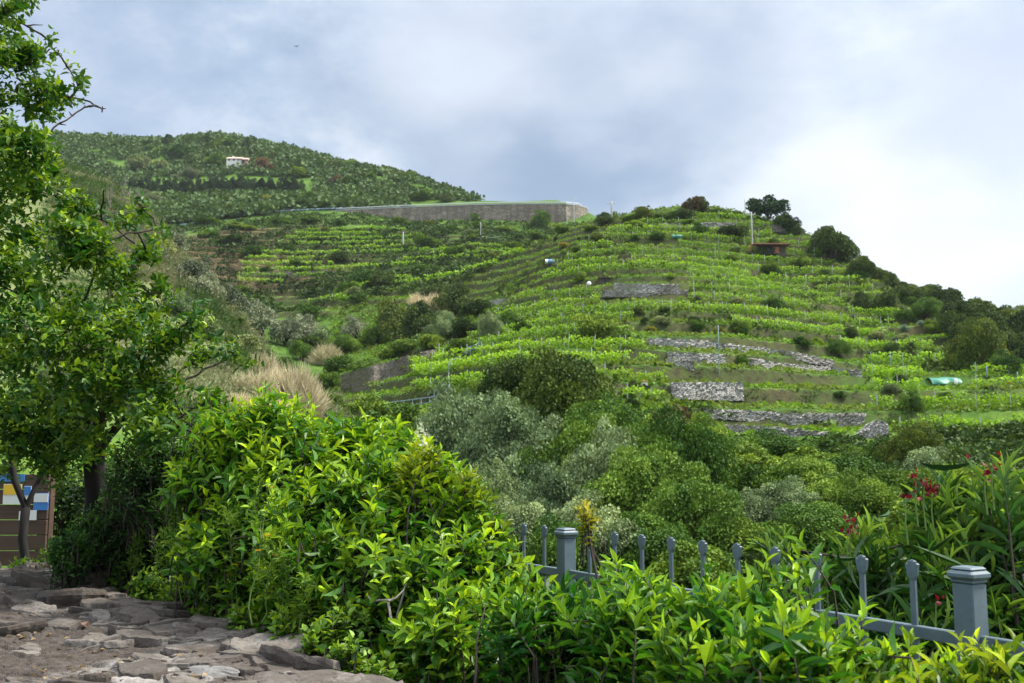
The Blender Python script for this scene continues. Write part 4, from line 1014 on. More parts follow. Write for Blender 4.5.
# ------------------------------------------------------------------ foreground: rock ledge
def ledge():
    far_e = np.array([(-5.0, 7.75), (-4.2, 7.3), (-3.35, 7.0), (-2.9, 6.75), (-2.45, 6.0), (-1.65, 5.1), (-1.2, 4.62), (-.88, 4.25), (-.62, 3.95), (-.46, 3.5), (-.36, 3.05), (-.3, 2.4)])
    d = np.concatenate([[0], np.cumsum(np.hypot(*np.diff(far_e, axis=0).T))]); nu, nv = 900, 520
    s = np.linspace(0, d[-1], nu); E = np.stack([np.interp(s, d, far_e[:, k]) for k in (0, 1)], -1)
    E[:, 0] += (fbm(s*2.2, s*0, 3)-.5)*.22; E[:, 1] += (fbm(s*2.2, s*0+5, 8)-.5)*.25
    near = np.stack([np.linspace(-4.2, -.9, nu), np.full(nu, 2.3)], -1)
    v = np.linspace(0, 1, nv)[:, None, None]**1.25
    XY = E[None]*(1-v)+near[None]*v
    x, y = XY[..., 0], XY[..., 1]
    ed = np.hypot(x-E[None, :, 0], y-E[None, :, 1])                    # distance from the broken edge
    wx = x+(fbm(x*1.5, y*1.5, 61)-.5)*.5; wy = y+(fbm(x*1.5, y*1.5, 62)-.5)*.5
    d1, d2, i1 = worley(wx*2.0+wy*.5, wy*4.2, 11)
    e1, e2, i2 = worley(wx*6.5+wy*2, wy*15, 12)
    f1, f2, i3 = worley(wx*17, wy*36, 13)
    st = np.clip((fbm(x*.9, y*.9, 70, 3)-.30)*5+np.clip(1-ed/.55, 0, 1)*1.2, 0, 1)       # where stones stand out of the dirt
    crack = lambda a, b, w: np.clip((b-a)/w, 0, 1)**.6
    k1, k2_, k3 = crack(d1, d2, .30), crack(e1, e2, .36), crack(f1, f2, .4)
    z = .88+st*k1*(.015+i1*.03)+k2_*(i2*.016+.004)+k3*i3*.006
    z += (fbm(x*9, y*20, 15)-.5)*.04+(fbm(x*.7, y*.7, 17)-.5)*.12
    z += .07*np.exp(-((x+2.75)**2/.25+(y-6.45)**2/.08))
    z -= np.clip((x+1.1)/.8, 0, 1)*.08
    # broken face
    k = int(nv*.0)
    rows = [np.stack([x, y, z], -1)]
    face = []
    for q in range(14, 0, -1):
        f = q/14; p = np.stack([x[0], y[0], z[0]], -1)
        p[:, 2] -= f*1.5
        bulge = (np.floor(f*7+vnoise(s*3, s*0, 4))*.37 % .16)+(vnoise(s*7, s*0+f*9, 5)-.4)*.10
        p[:, 0] += bulge*.8; p[:, 1] += bulge*.6; face.append(p)
    V = np.concatenate([np.array(face), rows[0]], 0)
    tone = np.concatenate([np.tile(vnoise(s*4, s*0)[None], (14, 1)), i1*.5+i2*.5], 0)
    stn = np.concatenate([np.ones((14, nu)), st], 0)
    cav = np.concatenate([np.zeros((14, nu)), (1-crack(e1, e2, .3))*.25], 0)
    n0, n1 = V.shape[:2]; ii = np.arange(n0*n1).reshape(n0, n1)
    Fm = np.stack([ii[:-1, :-1], ii[1:, :-1], ii[1:, 1:], ii[:-1, 1:]], -1).reshape(-1, 4)
    m, t, out = nt('weathered_ledge_rock')
    a = N(t, 'ShaderNodeAttribute', attribute_name='tone'); b = N(t, 'ShaderNodeAttribute', attribute_name='stone'); cv = N(t, 'ShaderNodeAttribute', attribute_name='dirt')
    rock = ramp(t, a.outputs['Fac'], [(.15, (.055, .046, .038)), (.45, (.12, .105, .092)), (.75, (.27, .25, .235))])
    n2 = noise(t, 9, 6, .75); n3 = noise(t, 60, 4, .7); n4 = noise(t, 2.4, 5, .7, stretch=(1, 3, 1))
    rock = mixc(t, ramp(t, n4, [(.42, (0, 0, 0)), (.6, (.85, .85, .85))]), rock, (.06, .044, .032))
    rock = mixc(t, ramp(t, n2, [(.52, (0, 0, 0)), (.62, (.7, .7, .7))]), rock, (.30, .285, .27))
    rock = mixc(t, ramp(t, n3, [(.35, (.55, .55, .55)), (.55, (0, 0, 0))]), rock, (.05, .045, .04))
    dirt = ramp(t, n3, [(.3, (.02, .014, .010)), (.6, (.05, .036, .027)), (.8, (.10, .078, .062))])
    dirt = mixc(t, ramp(t, n2, [(.45, (0, 0, 0)), (.7, (.5, .5, .5))]), dirt, (.075, .065, .058))
    mr = N(t, 'ShaderNodeMapRange'); t.links.new(b.outputs['Fac'], mr.inputs[0]); mr.inputs[1].default_value = .1; mr.inputs[2].default_value = .5; mr.inputs[3].default_value = .12
    col = mixc(t, mr.outputs[0], dirt, rock)
    col = mixc(t, cv.outputs['Fac'], col, (.035, .028, .022))
    p = N(t, 'ShaderNodeBsdfPrincipled', Roughness=.88); t.links.new(col, p.inputs['Base Color'])
    t.links.new(bump(t, n3, .55, .012), p.inputs['Normal']); t.links.new(p.outputs[0], out.inputs[0])
    o = obj('rock_ledge', mk_mesh('rock_ledge', V.reshape(-1, 3), Fm, None, m, False, {'tone': tone.ravel(), 'stone': stn.ravel(), 'dirt': cav.ravel()}))
    tag(o, 'weathered grey brown rock ledge with cracked slabs and packed dirt', 'rock ledge')
    # flat broken slabs bedded in the top and the broken face
    zf = lambda px, py: z[np.unravel_index(np.argmin((x-px)**2+(y-py)**2), x.shape)]
    g = np.random.default_rng(12); SV, S4, tn, cnt = [], [], [], 0
    def slab(c, L, W, H, rz, tx, ty):
        nonlocal cnt
        na = 40; th = np.arange(na)/na*2*math.pi; k = g.integers(5, 9)
        nk = np.sort(g.random(k))*2*math.pi+.3; dk = .62+.38*g.random(k)
        co_ = np.cos(th[:, None]-nk[None]); rr = np.where(co_ > .05, dk/np.maximum(co_, .05), 9).min(1); rr = np.minimum(rr, 1.15)*(1+.10*(vnoise(th*5, th*0, g.integers(999))-.5)+.05*g.random(na))
        q = g.integers(999); rings = []
        for f, hz in ((.02, 1), (.3, 1), (.55, 1), (.75, 1), (.90, .98), (.975, .92), (1.0, .6), (1.02, .3), (.99, -.2), (.9, -1)):
            px, py = rr*f*np.cos(th)*L, rr*f*np.sin(th)*W
            zz = np.full(na, H*hz)
            if hz > .5: zz = zz+(fbm(px*11+q, py*11, q, 4)-.5)*H*.75+np.floor(vnoise(px*5+q, py*9, q+1)*3)*H*.14
            elif hz > -.5: px = px+(vnoise(th*9, th*0+hz*6, q)-.5)*.035*L; py = py+(vnoise(th*9, th*0+hz*6+9, q)-.5)*.05*W
            rings.append(np.stack([px, py, zz], -1))
        V = np.concatenate(rings)
        V[:, 2] += V[:, 0]*tx+V[:, 1]*ty
        ca, sa = math.cos(rz), math.sin(rz); V = np.stack([V[:, 0]*ca-V[:, 1]*sa, V[:, 0]*sa+V[:, 1]*ca, V[:, 2]], -1)+c
        i = np.arange(len(rings)-1)[:, None]*na; j = np.arange(na)[None]
        S4.append(np.stack([i+j, i+na+j, i+na+(j+1) % na, i+(j+1) % na], -1).reshape(-1, 4)+cnt); SV.append(V); tn.append(np.full(len(V), g.random())); cnt += len(V)
    for k in range(1700):
        t_ = g.random(); ii = int(np.clip(t_**.55, 0, .999)*nu) if k % 2 else int(g.random()*nu)
        dd = abs(g.normal())*(.30 if k % 3 else .85); jj = int(np.clip(np.searchsorted(ed[:, ii], dd), 0, nv-1))
        px, py = x[jj, ii], y[jj, ii]
        if st[jj, ii] < .25 and g.random() < .7: continue
        big = g.random()**4.; L = .03+.20*big
        slab(np.array((px, py, z[jj, ii]-.012-.008*g.random())), L, L*(.35+.4*g.random()), .008+.022*big+.014*g.random(), g.normal()*.45-.3, g.normal()*.11, g.normal()*.12)
    for k in range(170):                                   # the broken face
        ii = int(g.random()**.6*nu*.999); f = g.random()*.75; L = .09+.13*g.random()
        slab(np.array((x[0, ii]-.05, y[0, ii]-.05, z[0, ii]-.03-f)), L, L*.7, .03+.06*g.random(), g.normal()*.6-.6, g.normal()*.06, g.normal()*.06)
    m2, t, out = nt('broken_slab_rock')
    a = N(t, 'ShaderNodeAttribute', attribute_name='tone')
    rock = ramp(t, a.outputs['Fac'], [(.0, (.045, .036, .03)), (.4, (.085, .072, .062)), (.75, (.13, .113, .098)), (1, (.19, .172, .155))])
    n1 = noise(t, 7, 6, .75); n2 = noise(t, 38, 5, .75); n3 = noise(t, 4, 6, .8, stretch=(1, 2.5, 6))
    rock = mixc(t, ramp(t, n3, [(.45, (0, 0, 0)), (.62, (.8, .8, .8))]), rock, (.055, .04, .03))
    rock = mixc(t, ramp(t, n1, [(.52, (0, 0, 0)), (.66, (.6, .6, .6))]), rock, (.20, .185, .17))
    rock = mixc(t, ramp(t, n2, [(.36, (.85, .85, .85)), (.48, (0, 0, 0))]), rock, (.04, .034, .028))
    p = N(t, 'ShaderNodeBsdfPrincipled', Roughness=.9); t.links.new(rock, p.inputs['Base Color'])
    t.links.new(bump(t, n2, .9, .012), p.inputs['Normal']); t.links.new(p.outputs[0], out.inputs[0])
    obj('slabs', mk_mesh('slabs', np.concatenate(SV), np.concatenate(S4), None, m2, False, {'tone': np.concatenate(tn)}), o)
    return V, s
LV, _ = ledge()
from mathutils.bvhtree import BVHTree
from mathutils import Vector
lo = bpy.data.objects['rock_ledge']; BV = BVHTree.FromPolygons([tuple(v.co) for v in lo.data.vertices], [tuple(p.vertices) for p in lo.data.polygons])
def on_ledge(px, py):
    d = P(px, py, 1.)-np.array((0, 0, CAMZ)); r = BV.ray_cast(Vector((0, 0, CAMZ)), Vector(d)); return np.array(r[0]) if r[0] is not None else None
def loose_stone(px, py, w, label, tone, seed, hz=.35):
    p = on_ledge(px, py)
    if p is None: return
    r = w*p[1]/F/2; g = np.random.default_rng(seed)
    a = np.linspace(0, 2*math.pi, 25)[:-1]; b = np.linspace(0, math.pi, 13)
    V = np.array([(math.sin(q)*math.cos(t), math.sin(q)*math.sin(t), math.cos(q)) for q in b for t in a])
    pl = norm(g.normal(size=(9, 3)))
    for n_ in pl: dd = V@n_; V -= np.clip(dd-(.55+.25*g.random()), 0, 9)[:, None]*n_
    V *= 1+.35*(fbm(V[:, :1]*4+V[:, 2:]*3, V[:, 1:2]*4, seed)-.5)
    V *= np.array((r, r*.7, r*hz)); 
    i = np.arange(12)[:, None]*24; j = np.arange(24)[None]
    Fm = np.stack([i+j, i+24+j, i+24+(j+1) % 24, i+(j+1) % 24], -1).reshape(-1, 4)
    o = obj('loose_stone', mk_mesh('loose_stone', V, Fm, None, plain('loose_stone_%d' % seed, tuple(.36*q for q in tone), .9, scale=25, amt=.4, bumpd=.004))); o.location = p+np.array((0, 0, r*hz*.35)); o.rotation_euler = (g.normal()*.15, g.normal()*.15, g.random()*6)
    tag(o, label, 'stone')
loose_stone(215, 676, 66, 'big flat pale stone lying at the bottom edge of the ledge', (.36, .35, .34), 1, .22)
loose_stone(120, 600, 30, 'dull grey stone set near the ledge top', (.24, .23, .22), 2)
loose_stone(40, 599, 26, 'small flat grey stone on packed dirt', (.27, .26, .25), 3, .25)
loose_stone(150, 660, 40, 'brownish flat stone half sunk in the dirt', (.22, .19, .165), 4, .2)
loose_stone(318, 662, 40, 'tan angular stone on the broken end of the ledge', (.30, .25, .20), 5, .4)
loose_stone(258, 640, 30, 'dark wedge of stone on the ledge edge', (.13, .12, .12), 6, .4)
loose_stone(180, 630, 34, 'weathered grey slab beside the grassy edge', (.25, .24, .23), 7, .3)
loose_stone(84, 626, 14, 'small pinkish stone chip on the dirt', (.42, .25, .20), 8, .5)
# fallen leaves
n = 150; pts, cl = [], []
while len(pts) < n:
    p = on_ledge(rnd.uniform(0, 330), rnd.uniform(585, 683))
    if p is not None and p[2] > .7: pts.append(p+np.array((0, 0, .006)))
pts = np.array(pts); L = .012+.022*rg.random(n); d = rdir(n); d[:, 2] *= .2; t = rg.random((n, 1))
V, f, C = scatter(TPL_SMALL, pts, d, norm(rdir(n)*.5+np.array((0, 0, 1.))), L, L*.33, np.array((.13, .075, .035))*(1-t)+np.array((.34, .25, .14))*t)
tag(obj('fallen_leaves', mk_mesh('fallen_leaves', V, f, C, M['leaf_dull'])), 'dry fallen leaves scattered on the ledge', None, None, 'stuff')

# ------------------------------------------------------------------ iron fence
P0 = P(968, 565, 3.10)[:2]; P1 = P(566, 528, 5.0)[:2]; DV = (P1-P0)/11
ang = math.atan2(DV[1], DV[0])
def fz(x, y, z): return (x, y, z)
root = empty('iron_fence', (P0[0], P0[1], .02)); FO = np.array((P0[0], P0[1], 0.))
def fp(k): return P0+DV*k
def post(k):
    q = fp(k); mb = MB()
    mb.box((q[0]-FO[0], q[1]-FO[1], .42), (.070, .070, 1.72), rz=ang, bev=.006)
    o = mb.build('post', M['fence'], root)
    mb = MB(); x, y = q-FO[:2]
    mb.box((x, y, 1.285), (.076, .076, .010), rz=ang, bev=.003); mb.box((x, y, 1.303), (.092, .092, .026), rz=ang, bev=.008); mb.box((x, y, 1.321), (.074, .074, .012), rz=ang, bev=.006)
    mb.build('cap', M['fence'], o)
for k in (0, 11, -11, 22): post(k)
def picket_mesh():
    mb = MB(); mb.box((0, 0, .55), (.021, .011, 1.46), bev=.002)
    # fan shaped head of five short fingers on a rounded palm
    pr = [(-.013, 1.270), (-.0205, 1.281), (-.024, 1.296)]
    tips = [(-.0285, 1.318), (-.0225, 1.322), (-.0155, 1.302), (-.0165, 1.327), (-.0085, 1.330), (-.0052, 1.304), (-.0045, 1.332), (.0045, 1.332), (.0052, 1.304), (.0085, 1.330), (.0165, 1.327), (.0155, 1.302), (.0225, 1.322), (.0285, 1.318)]
    out = pr+tips+[(-a, b) for a, b in pr[::-1]]
    n_ = len(out); h = .0045
    V = np.array([(a, -h, b) for a, b in out]+[(a*.93, -h*1.5, 1.298+(b-1.298)*.93) for a, b in out]+[(a, h, b) for a, b in out]+[(a*.93, h*1.5, 1.298+(b-1.298)*.93) for a, b in out]+[(0, -h*1.9, 1.296), (0, h*1.9, 1.296)])
    F4, F3 = [], []
    for i in range(n_):
        j = (i+1) % n_
        F4 += [(i, j, n_+j, n_+i), (2*n_+j, 2*n_+i, 3*n_+i, 3*n_+j), (j, i, 2*n_+i, 2*n_+j)]
        F3 += [(n_+i, n_+j, 4*n_), (3*n_+j, 3*n_+i, 4*n_+1)]
    return mb, V, F4, F3
mb, V, F4, F3 = picket_mesh()
shaft = mb.mesh('picket', M['fence']); V[:, 0] *= .84; head = mk_mesh('picket_head', V, [np.array(F4), np.array(F3)], None, M['fence'])
for k in list(range(1, 11))+list(range(12, 22))+[-1, -2, -3, -4, -5, -6, -7, -8, -9, -10]:
    q = fp(k)-FO[:2]; a = obj('picket', shaft, root); a.location = (q[0], q[1], 0); a.rotation_euler = (0, 0, ang)
    b = obj('head', head, a)
for z in (1.108, .885):
    for k0, k1 in ((0, 11), (11, 22), (-11, 0)):
        a, b = fp(k0)-FO[:2], fp(k1)-FO[:2]; dv = (b-a)/np.linalg.norm(b-a); a = a+dv*.0355; b = b-dv*.0355
        mb = MB(); mb.box((*((a+b)/2), z), (np.linalg.norm(b-a), .022 if z > 1 else .020, .040), rz=ang, bev=.003); mb.build('rail', M['fence'], root)
tag(root, 'grey blue iron picket fence with fan shaped finials and square posts', 'fence')

# ------------------------------------------------------------------ notice board behind the trees
Yb = 8.6; p0 = P(-60, 566, Yb); p1 = P(50, 474, Yb)
root = empty('notice_board', ((p0[0]+p1[0])/2, Yb, p0[2])); w = p1[0]-p0[0]; h = p1[2]-p0[2]
mb = MB(); nb = 6
for k in range(nb): mb.box((0, 0, h*(k+.5)/nb), (w, .03, h/nb-.006), bev=.004)
mb.build('panel', M['board'], root)
for s in (-1, 1): mb = MB(); mb.box((s*(w/2-.03), .07, h/2-.4), (.07, .08, h+1.0), bev=.008); mb.build('post', M['board'], root)
def poster(name, x0, x1, y0, y1, mats, d=.022):
    a, b = P(x0, y1, Yb), P(x1, y0, Yb); ox = (p0[0]+p1[0])/2
    if len(mats) == 1:
        mb = MB(); mb.box(((a[0]+b[0])/2-ox, -d, (a[2]+b[2])/2-p0[2]), (b[0]-a[0], .006, b[2]-a[2])); return mb.build(name, M[mats[0]], root)
    hm = (a[2]+b[2])/2-p0[2]; hh = (b[2]-a[2])
    mb = MB(); mb.box(((a[0]+b[0])/2-ox, -d, hm), (b[0]-a[0], .006, hh)); o = mb.build(name, M[mats[1]], root)
    mb = MB(); mb.box(((a[0]+b[0])/2-ox, -d-.005, hm+hh*.22), ((b[0]-a[0])*.96, .005, hh*.5)); mb.build('printed_band', M[mats[0]], o)
poster('poster', 4, 23.5, 484, 504, ('paper_yellow', 'paper_white')); poster('poster', 25, 33, 486, 503, ('paper_blue', 'paper_white'), .027); poster('poster', 34.5, 50, 493, 510, ('paper_white', 'paper_blue'))
poster('notice', 20, 27, 511, 520, ('paper_white',)); poster('notice', 30, 38, 510, 520, ('paper_white',)); poster('header_strip', -40, 26, 474, 481.5, ('paper_blue',)); poster('notice', -30, -2, 486, 506, ('paper_white',))
tag(root, 'brown wooden notice board with yellow, white and blue posters behind the tree', 'notice board')

# ------------------------------------------------------------------ the big tree on the left
def curve(p, q, n=8, sag=.1, jit=.04):
    p, q = np.array(p), np.array(q); t = np.linspace(0, 1, n)[:, None]; L = np.linalg.norm(q-p)
    c_ = p+(q-p)*t; c_[:, 2] += sag*L*np.sin(t[:, 0]*math.pi); e_ = rg.normal(size=(n, 3)); e_ = (e_+np.roll(e_, 1, 0)+np.roll(e_, -1, 0))*.6; c_[1:-1] += e_[1:-1]*jit*L*.4; return c_
def clustered(E, nC, per, rad, up, toward, lo, hi):
    c_, d, k = ell_points(E, nC, up, toward, lo, hi)
    t = np.repeat(c_, per, 0)+rg.normal(size=(nC*per, 3))*rad
    dd = norm(np.repeat(d, per, 0)*.6+norm(rg.normal(size=(nC*per, 3)))*.7)
    return t, dd, None
def balls(lst, Y, dY=.5):
    out = []
    for a in lst:
        px, py, r = a[:3]; y = (a[3] if len(a) > 3 else Y)+(rnd.uniform(-dY, dY)); q = P(px, py, y); out.append((*q, r*y/F))
    return out
TD = [(-40, 20, 46), (-10, 62, 38), (-5, 120, 30), (-8, 165, 38), (-30, 240, 70), (0, 285, 48), (50, 355, 66), (128, 350, 38), (105, 405, 44), (20, 430, 56), (-90, 150, 80), (-100, 330, 100), (70, 450, 36), (168, 385, 24), (150, 432, 22), (80, 315, 26)]
TS = [(4, 12, 18), (26, 55, 16), (38, 92, 18), (52, 48, 6), (66, 66, 6), (80, 84, 9), (90, 106, 8), (72, 116, 8), (102, 112, 4), (60, 96, 8), (40, 192, 32), (82, 212, 18), (96, 250, 24), (104, 190, 5), (126, 214, 8), (140, 206, 5), (60, 245, 30), (172, 415, 22), (202, 352, 9), (192, 322, 11), (160, 290, 12), (146, 250, 10), (214, 402, 9), (234, 356, 5), (200, 432, 10), (156, 226, 5), (24, 150, 26), (172, 335, 16), (116, 275, 18), (130, 310, 28)]
TB = TD+TS
E = balls(TB, 6.2, .55)
root = empty('leafy_tree', P(90, 575, 6.9))
O = np.array(root.location)
mb = MB()
fork = P(94, 455, 6.6)
tr = np.array([P(88, 590, 6.9), P(90, 545, 6.85), P(97, 500, 6.75), fork])
mb.tube(tr-O, [.10, .085, .075, .07], 10, jit=.12)
mb.build('trunk', M['bark_dark'], root, True)
mb = MB()
main = {}
for tgt, r in ((P(30, 390, 6.4), .05), (P(110, 390, 6.3), .05), (P(60, 340, 6.3), .035), (P(150, 400, 6.5), .035), (P(20, 320, 6.7), .035)):
    cv = curve(fork, tgt, 9, .08, .025); mb.tube(cv-O, np.linspace(r, r*.55, 9), 7, jit=.12); main[len(main)] = cv
ends = [m[-1] for m in main.values()]+[m[5] for m in main.values()]
order = sorted(range(len(E)), key=lambda k: np.linalg.norm(np.array(E[k][:3])-fork))
nodes = list(ends)
for k in order:
    c_ = np.array(E[k][:3]); src = min(nodes, key=lambda q: np.linalg.norm(q-c_)+max(0, (q-c_)[2])*.8)
    cv = curve(src, c_, 8, .06, .07); L = np.linalg.norm(c_-src); r0 = min(.018, .005+.007*L)
    mb.tube(cv-O, np.linspace(r0, .005, 8), 5, jit=.1); nodes += [cv[-1], cv[5]]
    for _ in range(3):
        d = rdir(1)[0]; d[2] = abs(d[2])*.7; q = cv[rnd.randint(4, 7)]; mb.tube(curve(q, q+d*E[k][3]*.95, 6, .03, .06)-O, np.linspace(.006, .002, 6), 4)
mb.build('branches', M['bark'], root, True)
tips, d, _ = clustered(E[:len(TD)], 640, 6, .042, .5, (0, -.35, .1), .3, 1.05)
t2, d2, _ = clustered(E[len(TD):], 170, 6, .036, .4, None, .5, 1.05); tips = np.concatenate([tips, t2]); d = np.concatenate([d, d2]); nT = len(tips)
ax_ = norm(d*.7+np.array((0, 0, .45))+rg.normal(size=d.shape)*.45)
Ls = .07+.08*rg.random(nT)
V, f, C = shoots(tips, ax_, Ls, 7, TPL_BAY, .058, .27, (.024, .10, .010), (.33, .49, .03), (85, 35), .1, pbright=1.2)
obj('crown', mk_mesh('crown', V-O, f, C, M['leaf']), root)
tag(root, 'tall leafy tree with small glossy leaves and dark forked trunk beside the ledge', 'tree')
# thin forked trunk in front of the board
root = empty('slender_tree', P(30, 582, 7.2)); O = np.array(root.location); mb = MB()
fk = P(26, 508, 7.2)
mb.tube(np.array([P(31, 592, 7.2), P(27, 570, 7.2), P(22.5, 540, 7.2), fk])-O, [.036, .032, .029, .032], 9, jit=.15)
mb.tube(np.array([fk, P(15, 482, 7.2), P(9, 445, 7.15), P(-4, 400, 7.1), P(-18, 340, 7.1)])-O, [.026, .022, .02, .016, .010], 8, jit=.1)
mb.tube(np.array([fk, P(34, 490, 7.2), P(48, 462, 7.3), P(56, 430, 7.3)])-O, [.02, .017, .013, .008], 7, jit=.1)
mb.build('trunk', M['bark_dark'], root, True)
E = balls([(-20, 350, 60), (-40, 420, 50), (56, 425, 26), (10, 470, 14), (60, 470, 22), (30, 440, 30)], 7.5, .3)
nT = 900; tips, d, _ = ell_points(E, nT, .5, None, .3, 1.0)
V, f, C = shoots(tips, norm(d*.6+rg.normal(size=d.shape)*.5+np.array((0, 0, .4))), .07+.08*rg.random(nT), 7, TPL_SMALL, .046, .30, (.022, .07, .010), (.10, .20, .018), (85, 35), .1)
obj('crown', mk_mesh('crown', V-O, f, C, M['leaf']), root)
tag(root, 'slender tree with a dark leaning trunk forking in front of the notice board', 'tree')

# ------------------------------------------------------------------ shrubs near the camera
def shrub(name, label, cat, blobs, Y, dY, n, m, leafL, ratio, old, young, Ls=(.18, .3), tpl=TPL_BAY, mat='leaf', up=.4, lean=.55, foot=None, inner=True, spread=(80, 28), sr=.0035, toward=(0, -.5, .2), group=None, lo=.5, woody=0, clump=0, pbright=1.6, whorl=137.5, droopy=0.):
    E = balls(blobs, Y, dY)
    cen = np.mean([e[:3] for e in E], 0)
    ft = np.array((cen[0], cen[1], near_z(cen[0], cen[1]))) if foot is None else np.array(foot)
    root = empty(name, ft); O = ft
    tips, d, k = ell_points(E, n, up, toward, lo, 1.04)
    if clump:
        m_ = max(1, n//clump); sel = rg.permutation(n)[:m_]
        rep = np.repeat(sel, clump)[:n]; n = len(rep)
        tips = tips[rep]+rg.normal(size=(n, 3))*Ls[0]*.30; d = d[rep]
    a = norm(d*(1-lean)+np.array((0, 0, lean))+rg.normal(size=d.shape)*.28)
    L = Ls[0]+(Ls[1]-Ls[0])*rg.random(n)
    parts = [shoots(tips, a, L, m, tpl, leafL, ratio, old, young, spread, .12, pbright=pbright, whorl=whorl, droopy=droopy)]
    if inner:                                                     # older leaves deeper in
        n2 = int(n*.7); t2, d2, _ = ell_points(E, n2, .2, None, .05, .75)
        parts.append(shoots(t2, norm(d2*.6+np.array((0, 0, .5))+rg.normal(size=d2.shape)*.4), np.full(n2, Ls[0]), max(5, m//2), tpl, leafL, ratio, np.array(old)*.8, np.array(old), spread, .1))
    V, f, C = join(*parts)
    obj('foliage', mk_mesh('foliage', V-O, f, C, M[mat]), root)
    mb = stems_mesh(tips-O, a, L, sr)
    for e in E:
        c_ = np.array(e[:3])
        for _ in range(woody):
            st = ft+rg.normal(size=3)*np.array((.25, .2, 0)); st[0] += (c_[0]-ft[0])*.7; st[1] += (c_[1]-ft[1])*.7
            mb.tube(curve(st, c_+rdir(1)[0]*e[3]*.6, 8, 0, .06)-O, np.linspace(sr*3.5, sr*1.2, 8), 5)
    mb.build('stems', M['bark'], root, True)
    tag(root, label, cat, group); return root
OLD, YNG = (.028, .13, .008), (.32, .53, .022)
# dark small leaved shrub right of the trunk
shrub('back_shrub', 'dense dark shrub between notice board and big tree', 'shrub', [(70, 520, 40), (95, 490, 40), (80, 550, 30), (120, 500, 40), (60, 490, 20), (110, 545, 36)], 9.4, .2, 700, 9, .06, .28, (.012, .055, .010), (.06, .15, .022), (.14, .22), TPL_SMALL)
shrub('dark_shrub', 'dark blue green small leaved shrub under the big tree, beside its trunk', 'shrub', [(150, 475, 44), (178, 515, 44), (130, 520, 40), (100, 545, 36), (200, 490, 30), (150, 555, 40), (70, 555, 26), (190, 455, 24), (205, 545, 34)], 6.3, .35, 1700, 9, .042, .28, (.014, .07, .012), (.07, .20, .03), (.10, .18), TPL_SMALL)
# back: lance leaved light shrub
shrub('willowy_shrub', 'tall lance leaved yellow green shrub behind the glossy bush', 'shrub', [(232, 450, 36), (215, 480, 36), (262, 445, 38), (300, 450, 36), (245, 500, 44), (330, 455, 34), (365, 460, 30), (285, 490, 46), (208, 520, 30), (270, 425, 20), (228, 425, 16), (395, 445, 22), (345, 435, 18)], 5.4, .3, 1100, 12, .095, .14, (.045, .17, .010), (.38, .57, .03), (.16, .28), TPL_LONG, lean=.5, pbright=1.5, clump=4)
# main glossy shrub
main_sh = shrub('glossy_shrub', 'big glossy laurel like bush with yellow green tips left of the fence', 'shrub',
      [(290, 500, 55, 5.0), (235, 545, 52, 5.1), (320, 555, 74, 4.95), (255, 585, 40, 5.0), (370, 505, 56, 4.85), (385, 580, 78, 4.65), (425, 478, 32, 4.9), (432, 520, 48, 4.75), (445, 590, 72, 4.5), (474, 540, 34, 4.65), (488, 620, 48, 4.4), (430, 665, 64, 4.3), (500, 680, 46, 4.15), (458, 500, 24, 4.8), (402, 470, 24, 4.95), (310, 605, 44, 4.85), (450, 640, 50, 4.2), (392, 632, 46, 4.45), (350, 615, 40, 4.7)], 4.7, .12, 2500, 11, .086, .18, OLD, YNG, (.15, .26), lo=.6, clump=4, pbright=2.4, lean=.42)
# bare twisted branches and white flower spikes on that bush
O = np.array(main_sh.location); mb = MB()
for pts, r in (([(392, 625), (388, 600), (380, 600), (372, 602), (368, 596)], .011), ([(388, 601), (396, 598), (404, 590), (406, 584)], .009), ([(404, 592), (398, 612), (392, 640), (398, 660)], .008), ([(426, 622), (432, 624), (442, 612), (454, 608)], .009), ([(430, 650), (440, 655), (450, 676), (458, 690)], .010)):
    r *= .6; mb.tube(np.array([P(x, y, 4.12+.03*k) for k, (x, y) in enumerate(pts)])-O, np.linspace(r, r*.55, len(pts)), 6, jit=.25)
mb.build('bare_branches', M['pale_bark'], main_sh, True)
fl = []
for px, py, n in ((424, 438, 22), (431, 464, 22)):
    c_ = P(px, py, 4.65); pos = c_+rg.normal(size=(n, 3))*np.array((.012, .012, .045)); L = .014+.012*rg.random(n)
    V, f, C = (scatter(TPL_SMALL, pos, norm(rdir(n)+np.array((0, 0, .4))), rdir(n), L, L*.4, np.tile((.75, .76, .62), (n, 1))))
    obj('flower_spike', mk_mesh('flower_spike', V-O, f, C, M['petal']), main_sh)
# taller shoots rising out of that bush
shrub('tall_shoots', 'upright yellow tipped shoots standing above the glossy bush by the white flowers', 'shrub', [(425, 455, 14), (468, 478, 12), (450, 490, 16), (482, 498, 14), (410, 470, 14), (497, 530, 14), (506, 560, 16)], 4.6, .1, 130, 14, .075, .17, (.06, .15, .012), (.34, .42, .03), (.2, .3), lean=.85, inner=False)
